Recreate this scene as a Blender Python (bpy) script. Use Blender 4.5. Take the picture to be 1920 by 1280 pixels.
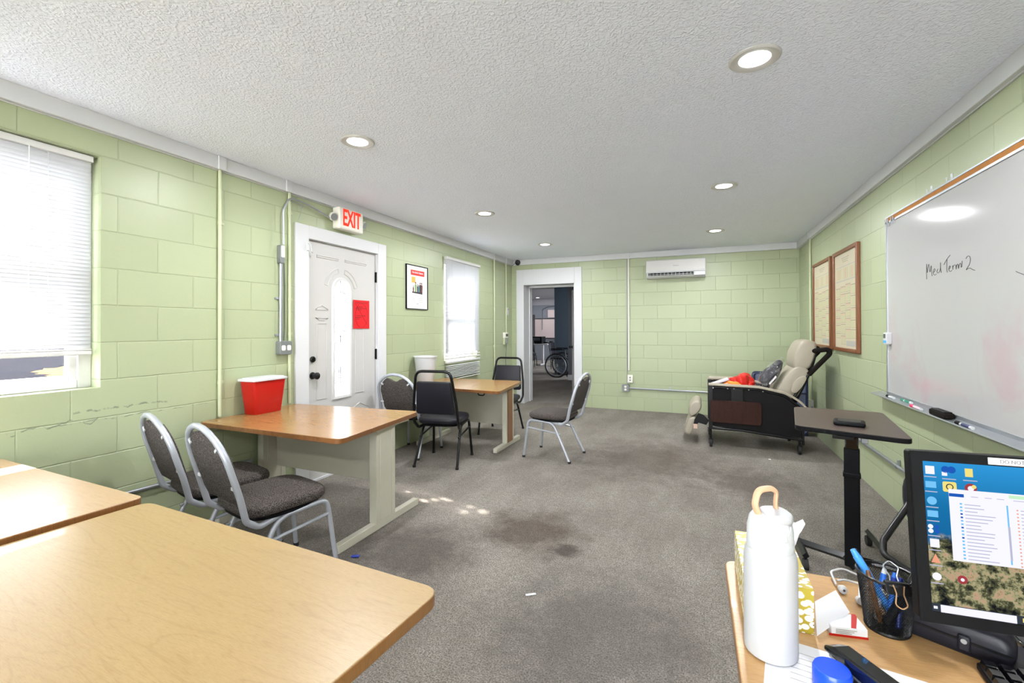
import bpy, bmesh, math, random
from mathutils import Vector, Matrix, Quaternion
random.seed(7)
for o in list(bpy.data.objects): bpy.data.objects.remove(o)
S = bpy.context.scene
COL = S.collection
PI = math.pi

# ------------------------------------------------------------------ camera, world, sun, exposure
CAM_H = 1.2892
yaw, pitch, roll = 0.39251649, 0.00759727, -0.00346926
fw = Vector((-math.sin(yaw)*math.cos(pitch), math.cos(yaw)*math.cos(pitch), math.sin(pitch)))
rt = Vector((math.cos(yaw), math.sin(yaw), 0)); up = rt.cross(fw)
r2 = rt*math.cos(roll)+up*math.sin(roll); u2 = -rt*math.sin(roll)+up*math.cos(roll)
cd = bpy.data.cameras.new('camera'); cam = bpy.data.objects.new('camera', cd); COL.objects.link(cam)
cam.matrix_world = Matrix(((r2.x,u2.x,-fw.x,0),(r2.y,u2.y,-fw.y,0),(r2.z,u2.z,-fw.z,CAM_H),(0,0,0,1)))
cd.sensor_width = 36; cd.sensor_fit = 'HORIZONTAL'; cd.lens = 849.674/1920*36
cd.shift_y = -(640-607.637)/1920; cd.clip_start = 0.02; cd.clip_end = 300
S.camera = cam

W = bpy.data.worlds.new('world'); S.world = W; W.use_nodes = True
bg = W.node_tree.nodes['Background']; bg.inputs[0].default_value = (0.90, 0.94, 1.0, 1); bg.inputs[1].default_value = 12
sd = bpy.data.lights.new('sun', 'SUN'); sd.energy = 22; sd.angle = math.radians(1.3); sd.color = (1, .95, .88)
sun = bpy.data.objects.new('sun', sd); COL.objects.link(sun); sun.location = (-8, 5, 8)
sun.rotation_euler = Vector((1, -.25, -1.0)).to_track_quat('-Z', 'Y').to_euler()
S.view_settings.view_transform = 'Standard'; S.view_settings.look = 'None'
S.view_settings.gamma = 1; S.view_settings.use_curve_mapping = False
S.view_settings.exposure = 0.74
DOWNLIGHT_W = 19
# ------------------------------------------------------------------ materials
def lin(c):
    c = c/255
    return c/12.92 if c <= .04045 else ((c+.055)/1.055)**2.4
def rgb(r, g, b): return (lin(r), lin(g), lin(b), 1)
class NT:
    def __init__(s, name):
        s.m = bpy.data.materials.new(name); s.m.use_nodes = True; s.t = s.m.node_tree; s.t.nodes.clear()
        s.out = s.n('ShaderNodeOutputMaterial')
    def n(s, ty, **kw):
        nd = s.t.nodes.new(ty)
        for k, v in kw.items(): setattr(nd, k, v)
        return nd
    def l(s, a, b): s.t.links.new(a, b)
    def math(s, op, a, b=None, c=None):
        nd = s.n('ShaderNodeMath', operation=op)
        for i, v in enumerate((a, b, c)):
            if v is None: continue
            if isinstance(v, (int, float)): nd.inputs[i].default_value = v
            else: s.l(v, nd.inputs[i])
        return nd.outputs[0]
    def mix(s, f, a, b):
        nd = s.n('ShaderNodeMix', data_type='RGBA')
        for k, v in ((0, f), (6, a), (7, b)):
            if isinstance(v, (int, float)): nd.inputs[k].default_value = v
            elif isinstance(v, tuple): nd.inputs[k].default_value = v
            else: s.l(v, nd.inputs[k])
        return nd.outputs[2]
    def coord(s, scale=(1, 1, 1), rot=(0, 0, 0), world=False):
        if world: src = s.n('ShaderNodeNewGeometry').outputs['Position']
        else: src = s.n('ShaderNodeTexCoord').outputs['Object']
        mp = s.n('ShaderNodeMapping'); s.l(src, mp.inputs[0]); mp.inputs['Scale'].default_value = scale; mp.inputs['Rotation'].default_value = rot
        return mp.outputs[0]
    def noise(s, vec, scale, detail=2, rough=.5, dist=0):
        nd = s.n('ShaderNodeTexNoise'); s.l(vec, nd.inputs['Vector']); nd.inputs['Scale'].default_value = scale
        nd.inputs['Detail'].default_value = detail; nd.inputs['Roughness'].default_value = rough; nd.inputs['Distortion'].default_value = dist
        return nd.outputs[0]
    def ramp(s, f, stops):
        nd = s.n('ShaderNodeValToRGB'); s.l(f, nd.inputs[0]); e = nd.color_ramp.elements
        while len(e) < len(stops): e.new(.5)
        for i, (p, c) in enumerate(stops):
            e[i].position = p; e[i].color = c if isinstance(c, tuple) else (c, c, c, 1)
        return nd.outputs[0]
    def bump(s, h, strength=.3, dist=.01, normal=None):
        nd = s.n('ShaderNodeBump'); s.l(h, nd.inputs['Height']); nd.inputs['Strength'].default_value = strength; nd.inputs['Distance'].default_value = dist
        if normal is not None: s.l(normal, nd.inputs['Normal'])
        return nd.outputs[0]
    def pbr(s, col, rough=.5, metal=0, normal=None, coat=0, spec=.5, emis=None, estr=0):
        p = s.n('ShaderNodeBsdfPrincipled')
        if isinstance(col, tuple): p.inputs['Base Color'].default_value = col
        else: s.l(col, p.inputs['Base Color'])
        if isinstance(rough, (int, float)): p.inputs['Roughness'].default_value = rough
        else: s.l(rough, p.inputs['Roughness'])
        p.inputs['Metallic'].default_value = metal; p.inputs['Coat Weight'].default_value = coat
        p.inputs['Specular IOR Level'].default_value = spec
        if normal is not None: s.l(normal, p.inputs['Normal'])
        if emis is not None:
            if isinstance(emis, tuple): p.inputs['Emission Color'].default_value = emis
            else: s.l(emis, p.inputs['Emission Color'])
            p.inputs['Emission Strength'].default_value = estr
        s.l(p.outputs[0], s.out.inputs[0]); return s.m

def simple(name, c, rough=.5, metal=0, coat=0, spec=.5, bumps=None, vary=.0):
    t = NT(name); v = t.coord()
    col = rgb(*c); nm = None
    if vary:
        f = t.noise(v, 18, 3)
        dk = tuple(x*(1-vary) for x in col[:3])+(1,)
        col = t.mix(f, dk, col)
    else:
        f = t.noise(v, 30, 2); col = t.mix(t.math('MULTIPLY', f, .08), col, tuple(x*.9 for x in col[:3])+(1,))
    if bumps: nm = t.bump(t.noise(v, bumps[0], 3), bumps[1], bumps[2])
    return t.pbr(col, rough, metal, nm, coat, spec)
def emit(name, c, strength):
    t = NT(name); e = t.n('ShaderNodeEmission'); e.inputs[0].default_value = c; e.inputs[1].default_value = strength
    t.l(e.outputs[0], t.out.inputs[0]); return t.m

def block_wall(name, axis, shift, base=(168, 176, 144)):
    t = NT(name)
    sep = t.n('ShaderNodeSeparateXYZ'); t.l(t.n('ShaderNodeNewGeometry').outputs['Position'], sep.inputs[0])
    comb = t.n('ShaderNodeCombineXYZ')
    u = t.math('ADD', sep.outputs['X' if axis == 'x' else 'Y'], shift + 40.64)
    t.l(u, comb.inputs[0]); t.l(sep.outputs['Z'], comb.inputs[1])
    wv = t.coord(world=True)
    wob = t.n('ShaderNodeVectorMath', operation='ADD'); t.l(comb.outputs[0], wob.inputs[0])
    nz = t.n('ShaderNodeTexNoise'); t.l(wv, nz.inputs['Vector']); nz.inputs['Scale'].default_value = 7
    sc = t.n('ShaderNodeVectorMath', operation='SCALE'); t.l(nz.outputs[1], sc.inputs[0]); sc.inputs['Scale'].default_value = .006
    t.l(sc.outputs[0], wob.inputs[1])
    b = t.n('ShaderNodeTexBrick', offset=.5, offset_frequency=2, squash=1, squash_frequency=2); t.l(wob.outputs[0], b.inputs['Vector'])
    b.inputs['Scale'].default_value = 1; b.inputs['Mortar Size'].default_value = .0045; b.inputs['Mortar Smooth'].default_value = .6
    b.inputs['Bias'].default_value = 0; b.inputs['Brick Width'].default_value = .4064; b.inputs['Row Height'].default_value = .2032
    b.inputs['Color1'].default_value = (1, 1, 1, 1); b.inputs['Color2'].default_value = (.93, .93, .93, 1); b.inputs['Mortar'].default_value = (.9, .9, .9, 1)
    brk = b.outputs['Fac']
    big = t.noise(wv, 1.6, 3, .55)
    base_c = rgb(*base)
    c1 = t.mix(t.math('MULTIPLY', big, .35), base_c, rgb(base[0]-14, base[1]-10, base[2]-20))
    mul = t.n('ShaderNodeMix', data_type='RGBA', blend_type='MULTIPLY'); mul.inputs[0].default_value = 1
    t.l(c1, mul.inputs[6]); t.l(b.outputs['Color'], mul.inputs[7])
    # small scuffs and nail holes
    vo = t.n('ShaderNodeTexVoronoi', feature='F1'); t.l(wv, vo.inputs['Vector']); vo.inputs['Scale'].default_value = 2.6
    hole = t.math('LESS_THAN', vo.outputs['Distance'], .012)
    c2 = t.mix(hole, mul.outputs[2], rgb(70, 72, 50))
    if axis == 'y' and 'left' in name:
        def crack(c, z0, amp, y0, y1, w, seedv):
            nd = t.n('ShaderNodeTexNoise', noise_dimensions='1D'); t.l(t.math('ADD', sep.outputs['Y'], seedv), nd.inputs['W']); nd.inputs['Scale'].default_value = 9; nd.inputs['Detail'].default_value = 5
            line = t.math('ABSOLUTE', t.math('SUBTRACT', t.math('SUBTRACT', sep.outputs['Z'], z0), t.math('MULTIPLY', t.math('SUBTRACT', nd.outputs[0], .5), amp)))
            k = t.math('MULTIPLY', t.math('LESS_THAN', line, w), t.math('MULTIPLY', t.math('GREATER_THAN', sep.outputs['Y'], y0), t.math('LESS_THAN', sep.outputs['Y'], y1)))
            k = t.math('MULTIPLY', k, t.ramp(t.noise(wv, 14, 3, .7), [(.45, 0.0), (.55, 1.0)]))
            return t.mix(t.math('MULTIPLY', k, .75), c, rgb(104, 112, 96))
        c2 = crack(c2, .80, .10, 1.02, 1.42, .003, 3.0); c2 = crack(c2, .855, .05, 1.30, 1.75, .005, 7.0); c2 = crack(c2, .80, .03, 1.2, 2.0, .0025, 12.0)
    h1 = t.math('SUBTRACT', 1, brk)
    n1 = t.bump(h1, .55, .006)
    n2 = t.bump(t.noise(wv, 55, 4, .65), .12, .004, n1)
    return t.pbr(c2, .38, 0, n2, 0, .45)

M = {}
M['wall_l'] = block_wall('green_block_left', 'y', .1288)
M['wall_r'] = block_wall('green_block_right', 'y', .25)
M['wall_b'] = block_wall('green_block_back', 'x', .1832)
# ceiling: knock-down texture
t = NT('textured_ceiling'); v = t.coord(world=True)
vo = t.n('ShaderNodeTexVoronoi', feature='SMOOTH_F1'); dist = t.n('ShaderNodeVectorMath', operation='ADD')
nz = t.n('ShaderNodeTexNoise'); t.l(v, nz.inputs['Vector']); nz.inputs['Scale'].default_value = 38
sc = t.n('ShaderNodeVectorMath', operation='SCALE'); t.l(nz.outputs[1], sc.inputs[0]); sc.inputs['Scale'].default_value = .03
t.l(v, dist.inputs[0]); t.l(sc.outputs[0], dist.inputs[1]); t.l(dist.outputs[0], vo.inputs['Vector']); vo.inputs['Scale'].default_value = 85
h = t.ramp(vo.outputs['Distance'], [(.15, 1.0), (.55, 0.0)])
h2 = t.math('ADD', t.math('MULTIPLY', h, .7), t.noise(dist.outputs[0], 95, 4, .7))
M['ceiling'] = t.pbr(t.mix(t.noise(v, 3, 3), rgb(239, 243, 255), rgb(235, 239, 252)), .85, 0, t.bump(h2, .75, .0045), 0, .2)
# carpet
t = NT('grey_carpet'); v = t.coord(world=True)
fine = t.noise(v, 150, 3, .9); mid = t.noise(v, 34, 4, .7); big = t.noise(v, 1.15, 5, .62, .3); lane = t.noise(t.coord((1, .35, 1), world=True), 4.2, 4, .6)
c = t.mix(t.ramp(fine, [(.36, 0.0), (.62, 1.0)]), rgb(76, 72, 67), rgb(202, 194, 184))
c = t.mix(t.math('MULTIPLY', t.ramp(mid, [(.35, 1.0), (.62, 0.0)]), .32), c, rgb(84, 78, 73))
c = t.mix(t.math('MULTIPLY', t.ramp(lane, [(.42, 1.0), (.6, 0.0)]), .22), c, rgb(98, 90, 82))
c = t.mix(t.math('MULTIPLY', t.ramp(big, [(.38, 1.0), (.62, 0.0)]), .28), c, rgb(96, 88, 80))
geo = t.n('ShaderNodeNewGeometry').outputs['Position']
def stain(c, x, y, r, colr, amt, sy=1.0):
    vs = t.n('ShaderNodeVectorMath', operation='SUBTRACT'); t.l(geo, vs.inputs[0]); vs.inputs[1].default_value = (x, y, 0)
    vm = t.n('ShaderNodeVectorMath', operation='MULTIPLY'); t.l(vs.outputs[0], vm.inputs[0]); vm.inputs[1].default_value = (1, sy, 0)
    ln = t.n('ShaderNodeVectorMath', operation='LENGTH'); t.l(vm.outputs[0], ln.inputs[0])
    d = t.math('ADD', t.math('DIVIDE', ln.outputs['Value'], r), t.math('MULTIPLY', t.math('SUBTRACT', t.noise(v, 6, 5, .7), .5), 1.5))
    return t.mix(t.math('MULTIPLY', t.ramp(d, [(.35, 1.0), (1.0, 0.0)]), amt), c, colr)
c = stain(c, -1.0, 2.72, .38, rgb(72, 58, 46), .6)
c = stain(c, -.72, 2.55, .12, rgb(52, 45, 40), .6)
c = stain(c, -1.55, 2.2, .45, rgb(76, 70, 66), .6)
c = stain(c, -.4, 1.9, .6, rgb(86, 84, 82), .5)
c = stain(c, -.5, 4.6, .8, rgb(84, 74, 66), .5)
c = stain(c, .4, 4.2, .5, rgb(82, 74, 68), .5)
hh = t.math('ADD', fine, t.math('MULTIPLY', mid, .8))
M['carpet'] = t.pbr(c, .97, 0, t.bump(hh, .9, .012), 0, .05)

def laminate(name, light, dark, grain_axis='x', rough=.28, coat=.15, spec=.5):
    t = NT(name); v = t.coord((1, 1, 1))
    st = {'x': (.9, 9, 1), 'y': (9, .9, 1), 'xz': (.9, 1, 12), 'z': (9, 9, .9)}[grain_axis]
    v1 = t.coord(st if grain_axis != 'x' else (.6, 5.5, 1)); v2 = t.coord((st[0]*6, st[1]*9, 1))
    w = t.noise(v1, 1.3, 3, .5, .6)
    rings = t.math('FRACT', t.math('MULTIPLY', w, 16.0))
    rl = t.ramp(rings, [(0.0, 0.0), (.42, .25), (.5, 1.0), (.58, .2), (1.0, 0.0)])
    pores = t.ramp(t.noise(v2, 9, 3, .7), [(.45, 0.0), (.72, 1.0)])
    c = t.mix(t.math('MULTIPLY', t.noise(v1, 2.5, 3), .6), rgb(*light), rgb(*[int(a*.6+b*.4) for a, b in zip(light, dark)]))
    c = t.mix(t.math('MULTIPLY', rl, .3), c, rgb(*dark)); c = t.mix(t.math('MULTIPLY', pores, .5), c, rgb(*dark))
    return t.pbr(c, rough, 0, None, coat, spec)
M['oak_near'] = laminate('golden_oak_laminate', (166, 140, 96), (128, 96, 54), rough=.36)
M['oak_pale'] = laminate('pale_oak_laminate', (180, 152, 118), (144, 106, 68), rough=.33)
M['oak_far'] = laminate('honey_oak_laminate', (164, 124, 76), (118, 80, 42), rough=.25)
M['oak_desk'] = laminate('desk_oak_laminate', (188, 150, 100), (136, 94, 48), rough=.35)
M['edge_brown'] = laminate('brown_edge_band', (138, 92, 50), (70, 40, 20))
M['edge_gold'] = laminate('gold_edge_band', (150, 108, 62), (104, 68, 34))
M['walnut'] = laminate('dark_walnut_tray', (58, 34, 28), (20, 11, 8), 'xz', rough=.5, coat=0, spec=.12)
M['overbed_top'] = laminate('dark_brown_overbed_top', (78, 65, 60), (48, 38, 34), rough=.38, coat=0, spec=.3)
M['frame_wood'] = laminate('brown_frame_wood', (132, 80, 48), (84, 46, 24), 'z', rough=.35, coat=0)
M['cork'] = simple('cork_strip', (176, 118, 56), .9, vary=.3)
M['white'] = simple('white_paint', (190, 188, 185), .45)
M['trimwhite'] = simple('white_trim_paint', (203, 204, 206), .5)
M['vinyl'] = simple('white_vinyl', (206, 205, 204), .35)
M['beige_metal'] = simple('beige_metal', (190, 187, 170), .45, vary=.06)
M['greychair_metal'] = simple('silver_grey_tube', (172, 176, 184), .32, .35)
M['black_metal'] = simple('black_tube', (14, 14, 15), .3, spec=.3)
M['black_plastic'] = simple('black_plastic', (9, 10, 13), .5, spec=.15)
M['black_vinyl'] = simple('black_vinyl', (24, 24, 32), .42, spec=.35, bumps=(160, .15, .002))
M['black_gloss'] = simple('black_gloss', (12, 13, 16), .12, coat=.4)
t = NT('speckled_grey_fabric'); v = t.coord()
f = t.noise(v, 250, 3, .9); c = t.mix(t.ramp(f, [(.44, 0.0), (.64, 1.0)]), rgb(30, 27, 28), rgb(124, 116, 110))
M['fabric'] = t.pbr(c, .95, 0, t.bump(f, .5, .003), 0, .1)
M['galv'] = simple('galvanised_steel', (168, 172, 178), .35, .75)
M['greybox'] = simple('grey_metal_box', (128, 132, 132), .45, .4)
M['green_paint'] = simple('green_painted_pipe', (184, 190, 156), .45)
M['red_plastic'] = simple('red_plastic', (176, 16, 10), .35)
M['lid_plastic'] = simple('white_lid_plastic', (204, 207, 210), .3)
M['white_plastic'] = simple('white_plastic', (196, 197, 199), .4)
M['cream_plastic'] = simple('cream_plastic', (226, 224, 212), .45)
M['exit_red'] = emit('exit_letter_red', rgb(238, 60, 44), 1.0)
M['red_paper'] = simple('red_paper', (206, 6, 18), .8)
M['dark_ink'] = simple('dark_ink', (60, 10, 14), .8)
M['black_ink'] = simple('black_ink', (26, 26, 30), .6)
M['grey_ink'] = simple('grey_ink', (150, 146, 142), .8)
M['paper'] = simple('white_paper', (214, 214, 218), .8)
M['poster'] = simple('poster_paper', (224, 224, 226), .5)
M['tan'] = simple('taupe_vinyl', (158, 149, 133), .42, bumps=(40, .1, .004), vary=.08)
M['dark_panel'] = simple('charcoal_panel', (20, 18, 19), .6, spec=.15)
M['foam'] = simple('black_foam', (28, 24, 22), .85, spec=.1)
M['navy'] = simple('navy_edge', (24, 32, 66), .5)
M['slate'] = simple('slate_blue_cloth', (112, 122, 152), .8)
M['tube_dark'] = simple('dark_conduit_back', (60, 64, 66), .4)
M['rubber'] = simple('black_rubber', (24, 24, 24), .7)
t = NT('whiteboard_surface'); v = t.coord(world=True)
sm = t.ramp(t.noise(v, 2.4, 4, .6, .5), [(.52, 0.0), (.68, 1.0)])
sepz = t.n('ShaderNodeSeparateXYZ'); t.l(v, sepz.inputs[0])
low = t.ramp(t.math('DIVIDE', t.math('SUBTRACT', 1.5, sepz.outputs['Z']), .5), [(0.0, 0.0), (.6, 1.0)])
c = t.mix(t.math('MULTIPLY', t.math('MULTIPLY', sm, low), .4), rgb(172, 171, 170), rgb(178, 138, 150))
c = t.mix(t.math('MULTIPLY', t.ramp(t.noise(v, 5, 3), [(.55, 0.0), (.8, 1.0)]), .3), c, rgb(168, 168, 173))
M['whiteboard'] = t.pbr(c, .1, 0, None, 0, .35)
# blind slats: thin white vinyl that lets some light through
t = NT('blind_slat'); d = t.n('ShaderNodeBsdfDiffuse'); d.inputs[0].default_value = (.58, .59, .61, 1)
tr = t.n('ShaderNodeBsdfTranslucent'); tr.inputs[0].default_value = (.86, .88, .92, 1)
mx = t.n('ShaderNodeMixShader'); mx.inputs[0].default_value = .035; t.l(d.outputs[0], mx.inputs[1]); t.l(tr.outputs[0], mx.inputs[2]); t.l(mx.outputs[0], t.out.inputs[0])
M['slat'] = t.m
def glass(name, tint=(1, 1, 1, 1), gl=.05):
    t = NT(name); a = t.n('ShaderNodeBsdfTransparent'); a.inputs[0].default_value = tint
    g = t.n('ShaderNodeBsdfGlossy'); g.inputs['Roughness'].default_value = .03
    mx = t.n('ShaderNodeMixShader'); mx.inputs[0].default_value = gl
    t.l(a.outputs[0], mx.inputs[1]); t.l(g.outputs[0], mx.inputs[2]); t.l(mx.outputs[0], t.out.inputs[0]); return t.m
M['glass'] = glass('window_glass')
# frosted door glass with small clear bevels
t = NT('frosted_leaded_glass'); geo = t.n('ShaderNodeNewGeometry').outputs['Position']
sp = t.n('ShaderNodeSeparateXYZ'); t.l(geo, sp.inputs[0]); msk = None
for (yy, zz, ry, rz) in ((3.165, 1.13, .016, .05), (3.225, 1.19, .02, .035), (3.28, 1.26, .016, .06), (3.19, 1.5, .02, .02), (3.27, 1.62, .028, .03), (3.285, 1.5, .012, .02), (3.22, .9, .012, .03)):
    a = t.math('POWER', t.math('DIVIDE', t.math('SUBTRACT', sp.outputs['Y'], yy), ry), 2.0)
    b = t.math('POWER', t.math('DIVIDE', t.math('SUBTRACT', sp.outputs['Z'], zz), rz), 2.0)
    k = t.math('LESS_THAN', t.math('ADD', a, b), 1.0); msk = k if msk is None else t.math('MAXIMUM', msk, k)
tl = t.n('ShaderNodeBsdfTranslucent'); tl.inputs[0].default_value = (.5, .52, .55, 1)
tp = t.n('ShaderNodeBsdfTransparent'); mx = t.n('ShaderNodeMixShader'); t.l(t.math('MAXIMUM', msk, .28), mx.inputs[0]); t.l(tl.outputs[0], mx.inputs[1]); t.l(tp.outputs[0], mx.inputs[2]); t.l(mx.outputs[0], t.out.inputs[0])
M['frost'] = t.m
M['asphalt'] = simple('dark_asphalt', (38, 38, 42), .95, vary=.6, spec=0)
t = NT('leaf_litter'); v = t.coord(world=True); f = t.noise(v, 5, 6, .8)
M['litter'] = t.pbr(t.ramp(f, [(.3, rgb(60, 46, 36)), (.48, rgb(96, 78, 60)), (.56, rgb(128, 118, 58)), (.7, rgb(78, 86, 42))]), .95, 0, t.bump(f, 1, .1), 0, 0)
M['concrete'] = simple('pale_concrete', (228, 226, 222), .9, vary=.15, spec=0)
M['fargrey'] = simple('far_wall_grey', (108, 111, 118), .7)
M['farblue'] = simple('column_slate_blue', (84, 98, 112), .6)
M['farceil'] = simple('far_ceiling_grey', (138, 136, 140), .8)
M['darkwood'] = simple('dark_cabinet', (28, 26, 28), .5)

# ------------------------------------------------------------------ mesh helpers
def arc_fillet(pts, rad, closed=False, n=6):
    pts = [Vector(p) for p in pts]; out = []; N = len(pts)
    for i, p in enumerate(pts):
        if not closed and i in (0, N-1): out.append(p); continue
        a = pts[i-1]; b = pts[(i+1) % N]
        r = rad[i] if isinstance(rad, (list, tuple)) else rad
        d1 = a-p; d2 = b-p; l1 = d1.length; l2 = d2.length
        if r <= 0 or l1 < 1e-6 or l2 < 1e-6: out.append(p); continue
        d1 = d1/l1; d2 = d2/l2; ang = d1.angle(d2)
        if ang > PI-.02: out.append(p); continue
        tl = min(r/math.tan(ang/2), l1*.49, l2*.49)
        for k in range(n+1):
            s = k/n; q0 = p+d1*tl; q2 = p+d2*tl
            out.append(q0*(1-s)**2+p*2*s*(1-s)+q2*s*s)
    return out
class MB:
    def __init__(s): s.b = bmesh.new(); s.mats = []
    def _m(s, faces, mi):
        for f in faces: f.material_index = mi
    def box(s, c, size, rot=None, mi=0):
        c = Vector(c); hx, hy, hz = [d/2 for d in size]
        R = rot if rot is not None else Matrix.Identity(3)
        vs = [s.b.verts.new(c+R@Vector((x*hx, y*hy, z*hz))) for x in (-1, 1) for y in (-1, 1) for z in (-1, 1)]
        fs = [s.b.faces.new([vs[i] for i in q]) for q in ((0, 1, 3, 2), (4, 6, 7, 5), (0, 4, 5, 1), (2, 3, 7, 6), (0, 2, 6, 4), (1, 5, 7, 3))]
        s._m(fs, mi); return s
    def span(s, a, b, mi=0):
        return s.box([(x+y)/2 for x, y in zip(a, b)], [abs(y-x) for x, y in zip(a, b)], None, mi)
    def ringsweep(s, rings, closed=False, cap=True, mi=0):
        vr = [[s.b.verts.new(p) for p in r] for r in rings]; n = len(vr[0]); m = len(vr); fs = []
        for i in range(m if closed else m-1):
            A, B = vr[i], vr[(i+1) % m]
            for k in range(n): fs.append(s.b.faces.new((A[k], A[(k+1) % n], B[(k+1) % n], B[k])))
        if cap and not closed:
            fs.append(s.b.faces.new(list(reversed(vr[0])))); fs.append(s.b.faces.new(vr[-1]))
        s._m(fs, mi); return s
    def tube(s, pts, r, closed=False, seg=10, mi=0, sy=1.0, rads=None):
        pts = [Vector(p) for p in pts]; q = [pts[0]]
        for p in pts[1:]:
            if (p-q[-1]).length > 1e-5: q.append(p)
        pts = q; N = len(pts); T = []
        for i in range(N):
            a = pts[(i-1) % N] if (closed or i > 0) else pts[i]; b = pts[(i+1) % N] if (closed or i < N-1) else pts[i]
            T.append((b-a).normalized())
        u = T[0].orthogonal().normalized()
        if abs(T[0].z) < .9: u = (Vector((0, 0, 1))-T[0]*T[0].z).normalized()
        rings = []
        for i in range(N):
            if i: u = T[i-1].rotation_difference(T[i])@u; u = (u-T[i]*u.dot(T[i])).normalized()
            w = T[i].cross(u); rr = rads[i] if rads else r
            rings.append([pts[i]+u*math.cos(2*PI*k/seg)*rr+w*math.sin(2*PI*k/seg)*rr*sy for k in range(seg)])
        return s.ringsweep(rings, closed, True, mi)
    def cyl(s, a, b, r, seg=20, r2=None, mi=0):
        return s.tube([a, b], r, False, seg, mi, 1.0, [r, r if r2 is None else r2])
    def lathe(s, prof, c=(0, 0, 0), seg=32, mi=0, axis=None, cap=True, sx=1, sy=1):
        c = Vector(c); R = Matrix.Identity(3) if axis is None else Vector((0, 0, 1)).rotation_difference(Vector(axis).normalized()).to_matrix()
        rings = [[c+R@Vector((r*math.cos(2*PI*k/seg)*sx, r*math.sin(2*PI*k/seg)*sy, z)) for k in range(seg)] for r, z in prof]
        return s.ringsweep(rings, False, cap, mi)
    def prism(s, poly, f, d0, d1, mi=0, side_mi=None):
        """poly: 2-D points; f(u,v,d) -> 3-D point"""
        A = [s.b.verts.new(f(p[0], p[1], d0)) for p in poly]; B = [s.b.verts.new(f(p[0], p[1], d1)) for p in poly]; n = len(poly)
        s._m([s.b.faces.new(list(reversed(A))), s.b.faces.new(B)], mi)
        s._m([s.b.faces.new((A[k], A[(k+1) % n], B[(k+1) % n], B[k])) for k in range(n)], mi if side_mi is None else side_mi); return s
    def pad(s, outline, f, d0, d1, r, n=4, mi=0, dome=0):
        """pillow: outline inset towards its centre near d0 and d1"""
        cx = sum(p[0] for p in outline)/len(outline); cy = sum(p[1] for p in outline)/len(outline)
        mr = max(math.hypot(p[0]-cx, p[1]-cy) for p in outline)
        rings = []
        ds = [(d0+r*(1-math.cos(PI/2*k/n)), math.sin(PI/2*k/n)) for k in range(n+1)]+[(d1-r*(1-math.cos(PI/2*k/n)), math.sin(PI/2*k/n)) for k in range(n, -1, -1)]
        for d, q in ds:
            ins = 1-(1-q)*r/mr
            rings.append([f(cx+(p[0]-cx)*ins, cy+(p[1]-cy)*ins, d) for p in outline])
        if dome:
            for kk in (.7, .35, .08):
                rings.append([f(cx+(p[0]-cx)*ins*kk, cy+(p[1]-cy)*ins*kk, d1+dome*(1-kk*kk)) for p in outline])
        return s.ringsweep(rings, False, True, mi)
    def build(s, name, mat, parent=None, bevel=0, smooth=True, segs=2, sub=0, loc=None):
        s.b.normal_update()
        bmesh.ops.recalc_face_normals(s.b, faces=s.b.faces[:])
        me = bpy.data.meshes.new(name); s.b.to_mesh(me); s.b.free()
        for m in (mat if isinstance(mat, (list, tuple)) else [mat]): me.materials.append(M[m] if isinstance(m, str) else m)
        o = bpy.data.objects.new(name, me); COL.objects.link(o)
        if parent is not None:
            o.parent = parent
        if loc: o.location = loc
        if bevel:
            bv = o.modifiers.new('bevel', 'BEVEL'); bv.width = bevel; bv.segments = segs; bv.limit_method = 'ANGLE'; bv.angle_limit = math.radians(40); bv.harden_normals = False
        if sub:
            sm = o.modifiers.new('sub', 'SUBSURF'); sm.levels = sub; sm.render_levels = sub
        if smooth:
            for p in me.polygons: p.use_smooth = True
            me.set_sharp_from_angle(angle=math.radians(38))
        return o
def thing(name, label, cat, loc=(0, 0, 0), rz=0, group=None):
    o = bpy.data.objects.new(name, None); COL.objects.link(o); o.location = loc; o.rotation_euler = (0, 0, rz); o.empty_display_size = .05
    o['label'] = label; o['category'] = cat
    if group: o['group'] = group
    return o
def tag(o, label, cat, group=None):
    o['label'] = label; o['category'] = cat
    if group: o['group'] = group
    return o
def struct(o): o['kind'] = 'structure'; return o
def rel(parent):
    """f(u,v,d) builders in world coordinates need the parent's location removed"""
    L = parent.location.copy()
    return L
def shift_world(o, root):
    """mesh was modelled in world coordinates: keep it there under an unrotated root"""
    o.data.transform(Matrix.Translation(-Vector(root.location))); return o
def superell(w, d, n=3.0, seg=40, cx=0, cy=0):
    pts = []
    for k in range(seg):
        a = 2*PI*k/seg; c, s_ = math.cos(a), math.sin(a)
        pts.append((cx+w/2*abs(c)**(2/n)*(1 if c >= 0 else -1), cy+d/2*abs(s_)**(2/n)*(1 if s_ >= 0 else -1)))
    return pts
def rpoly(pts, r, n=6): return [(p.x, p.y) for p in arc_fillet([(a, b, 0) for a, b in pts], r, True, n)]
XY = lambda u, v, d: Vector((u, v, d))
XZ = lambda u, v, d: Vector((u, d, v))
YZ = lambda u, v, d: Vector((d, u, v))
def dup(root, loc, rz, label, group=None):
    def cp(o, par):
        c = o.copy(); COL.objects.link(c); c.parent = par
        for ch in list(o.children): cp(ch, c)
        return c
    c = cp(root, None); c.location = loc; c.rotation_euler = (0, 0, rz); c['label'] = label
    if group: c['group'] = group
    return c
def text_mesh(txt, size, ext=.001, bold=0.0):
    cu = bpy.data.curves.new('txt', 'FONT'); cu.body = txt; cu.size = size; cu.extrude = ext; cu.offset = bold; cu.align_x = 'CENTER'; cu.align_y = 'CENTER'
    o = bpy.data.objects.new('txt', cu); COL.objects.link(o); bpy.context.view_layer.update()
    me = bpy.data.meshes.new_from_object(o.evaluated_get(bpy.context.evaluated_depsgraph_get()))
    bpy.data.objects.remove(o); return me
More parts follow.
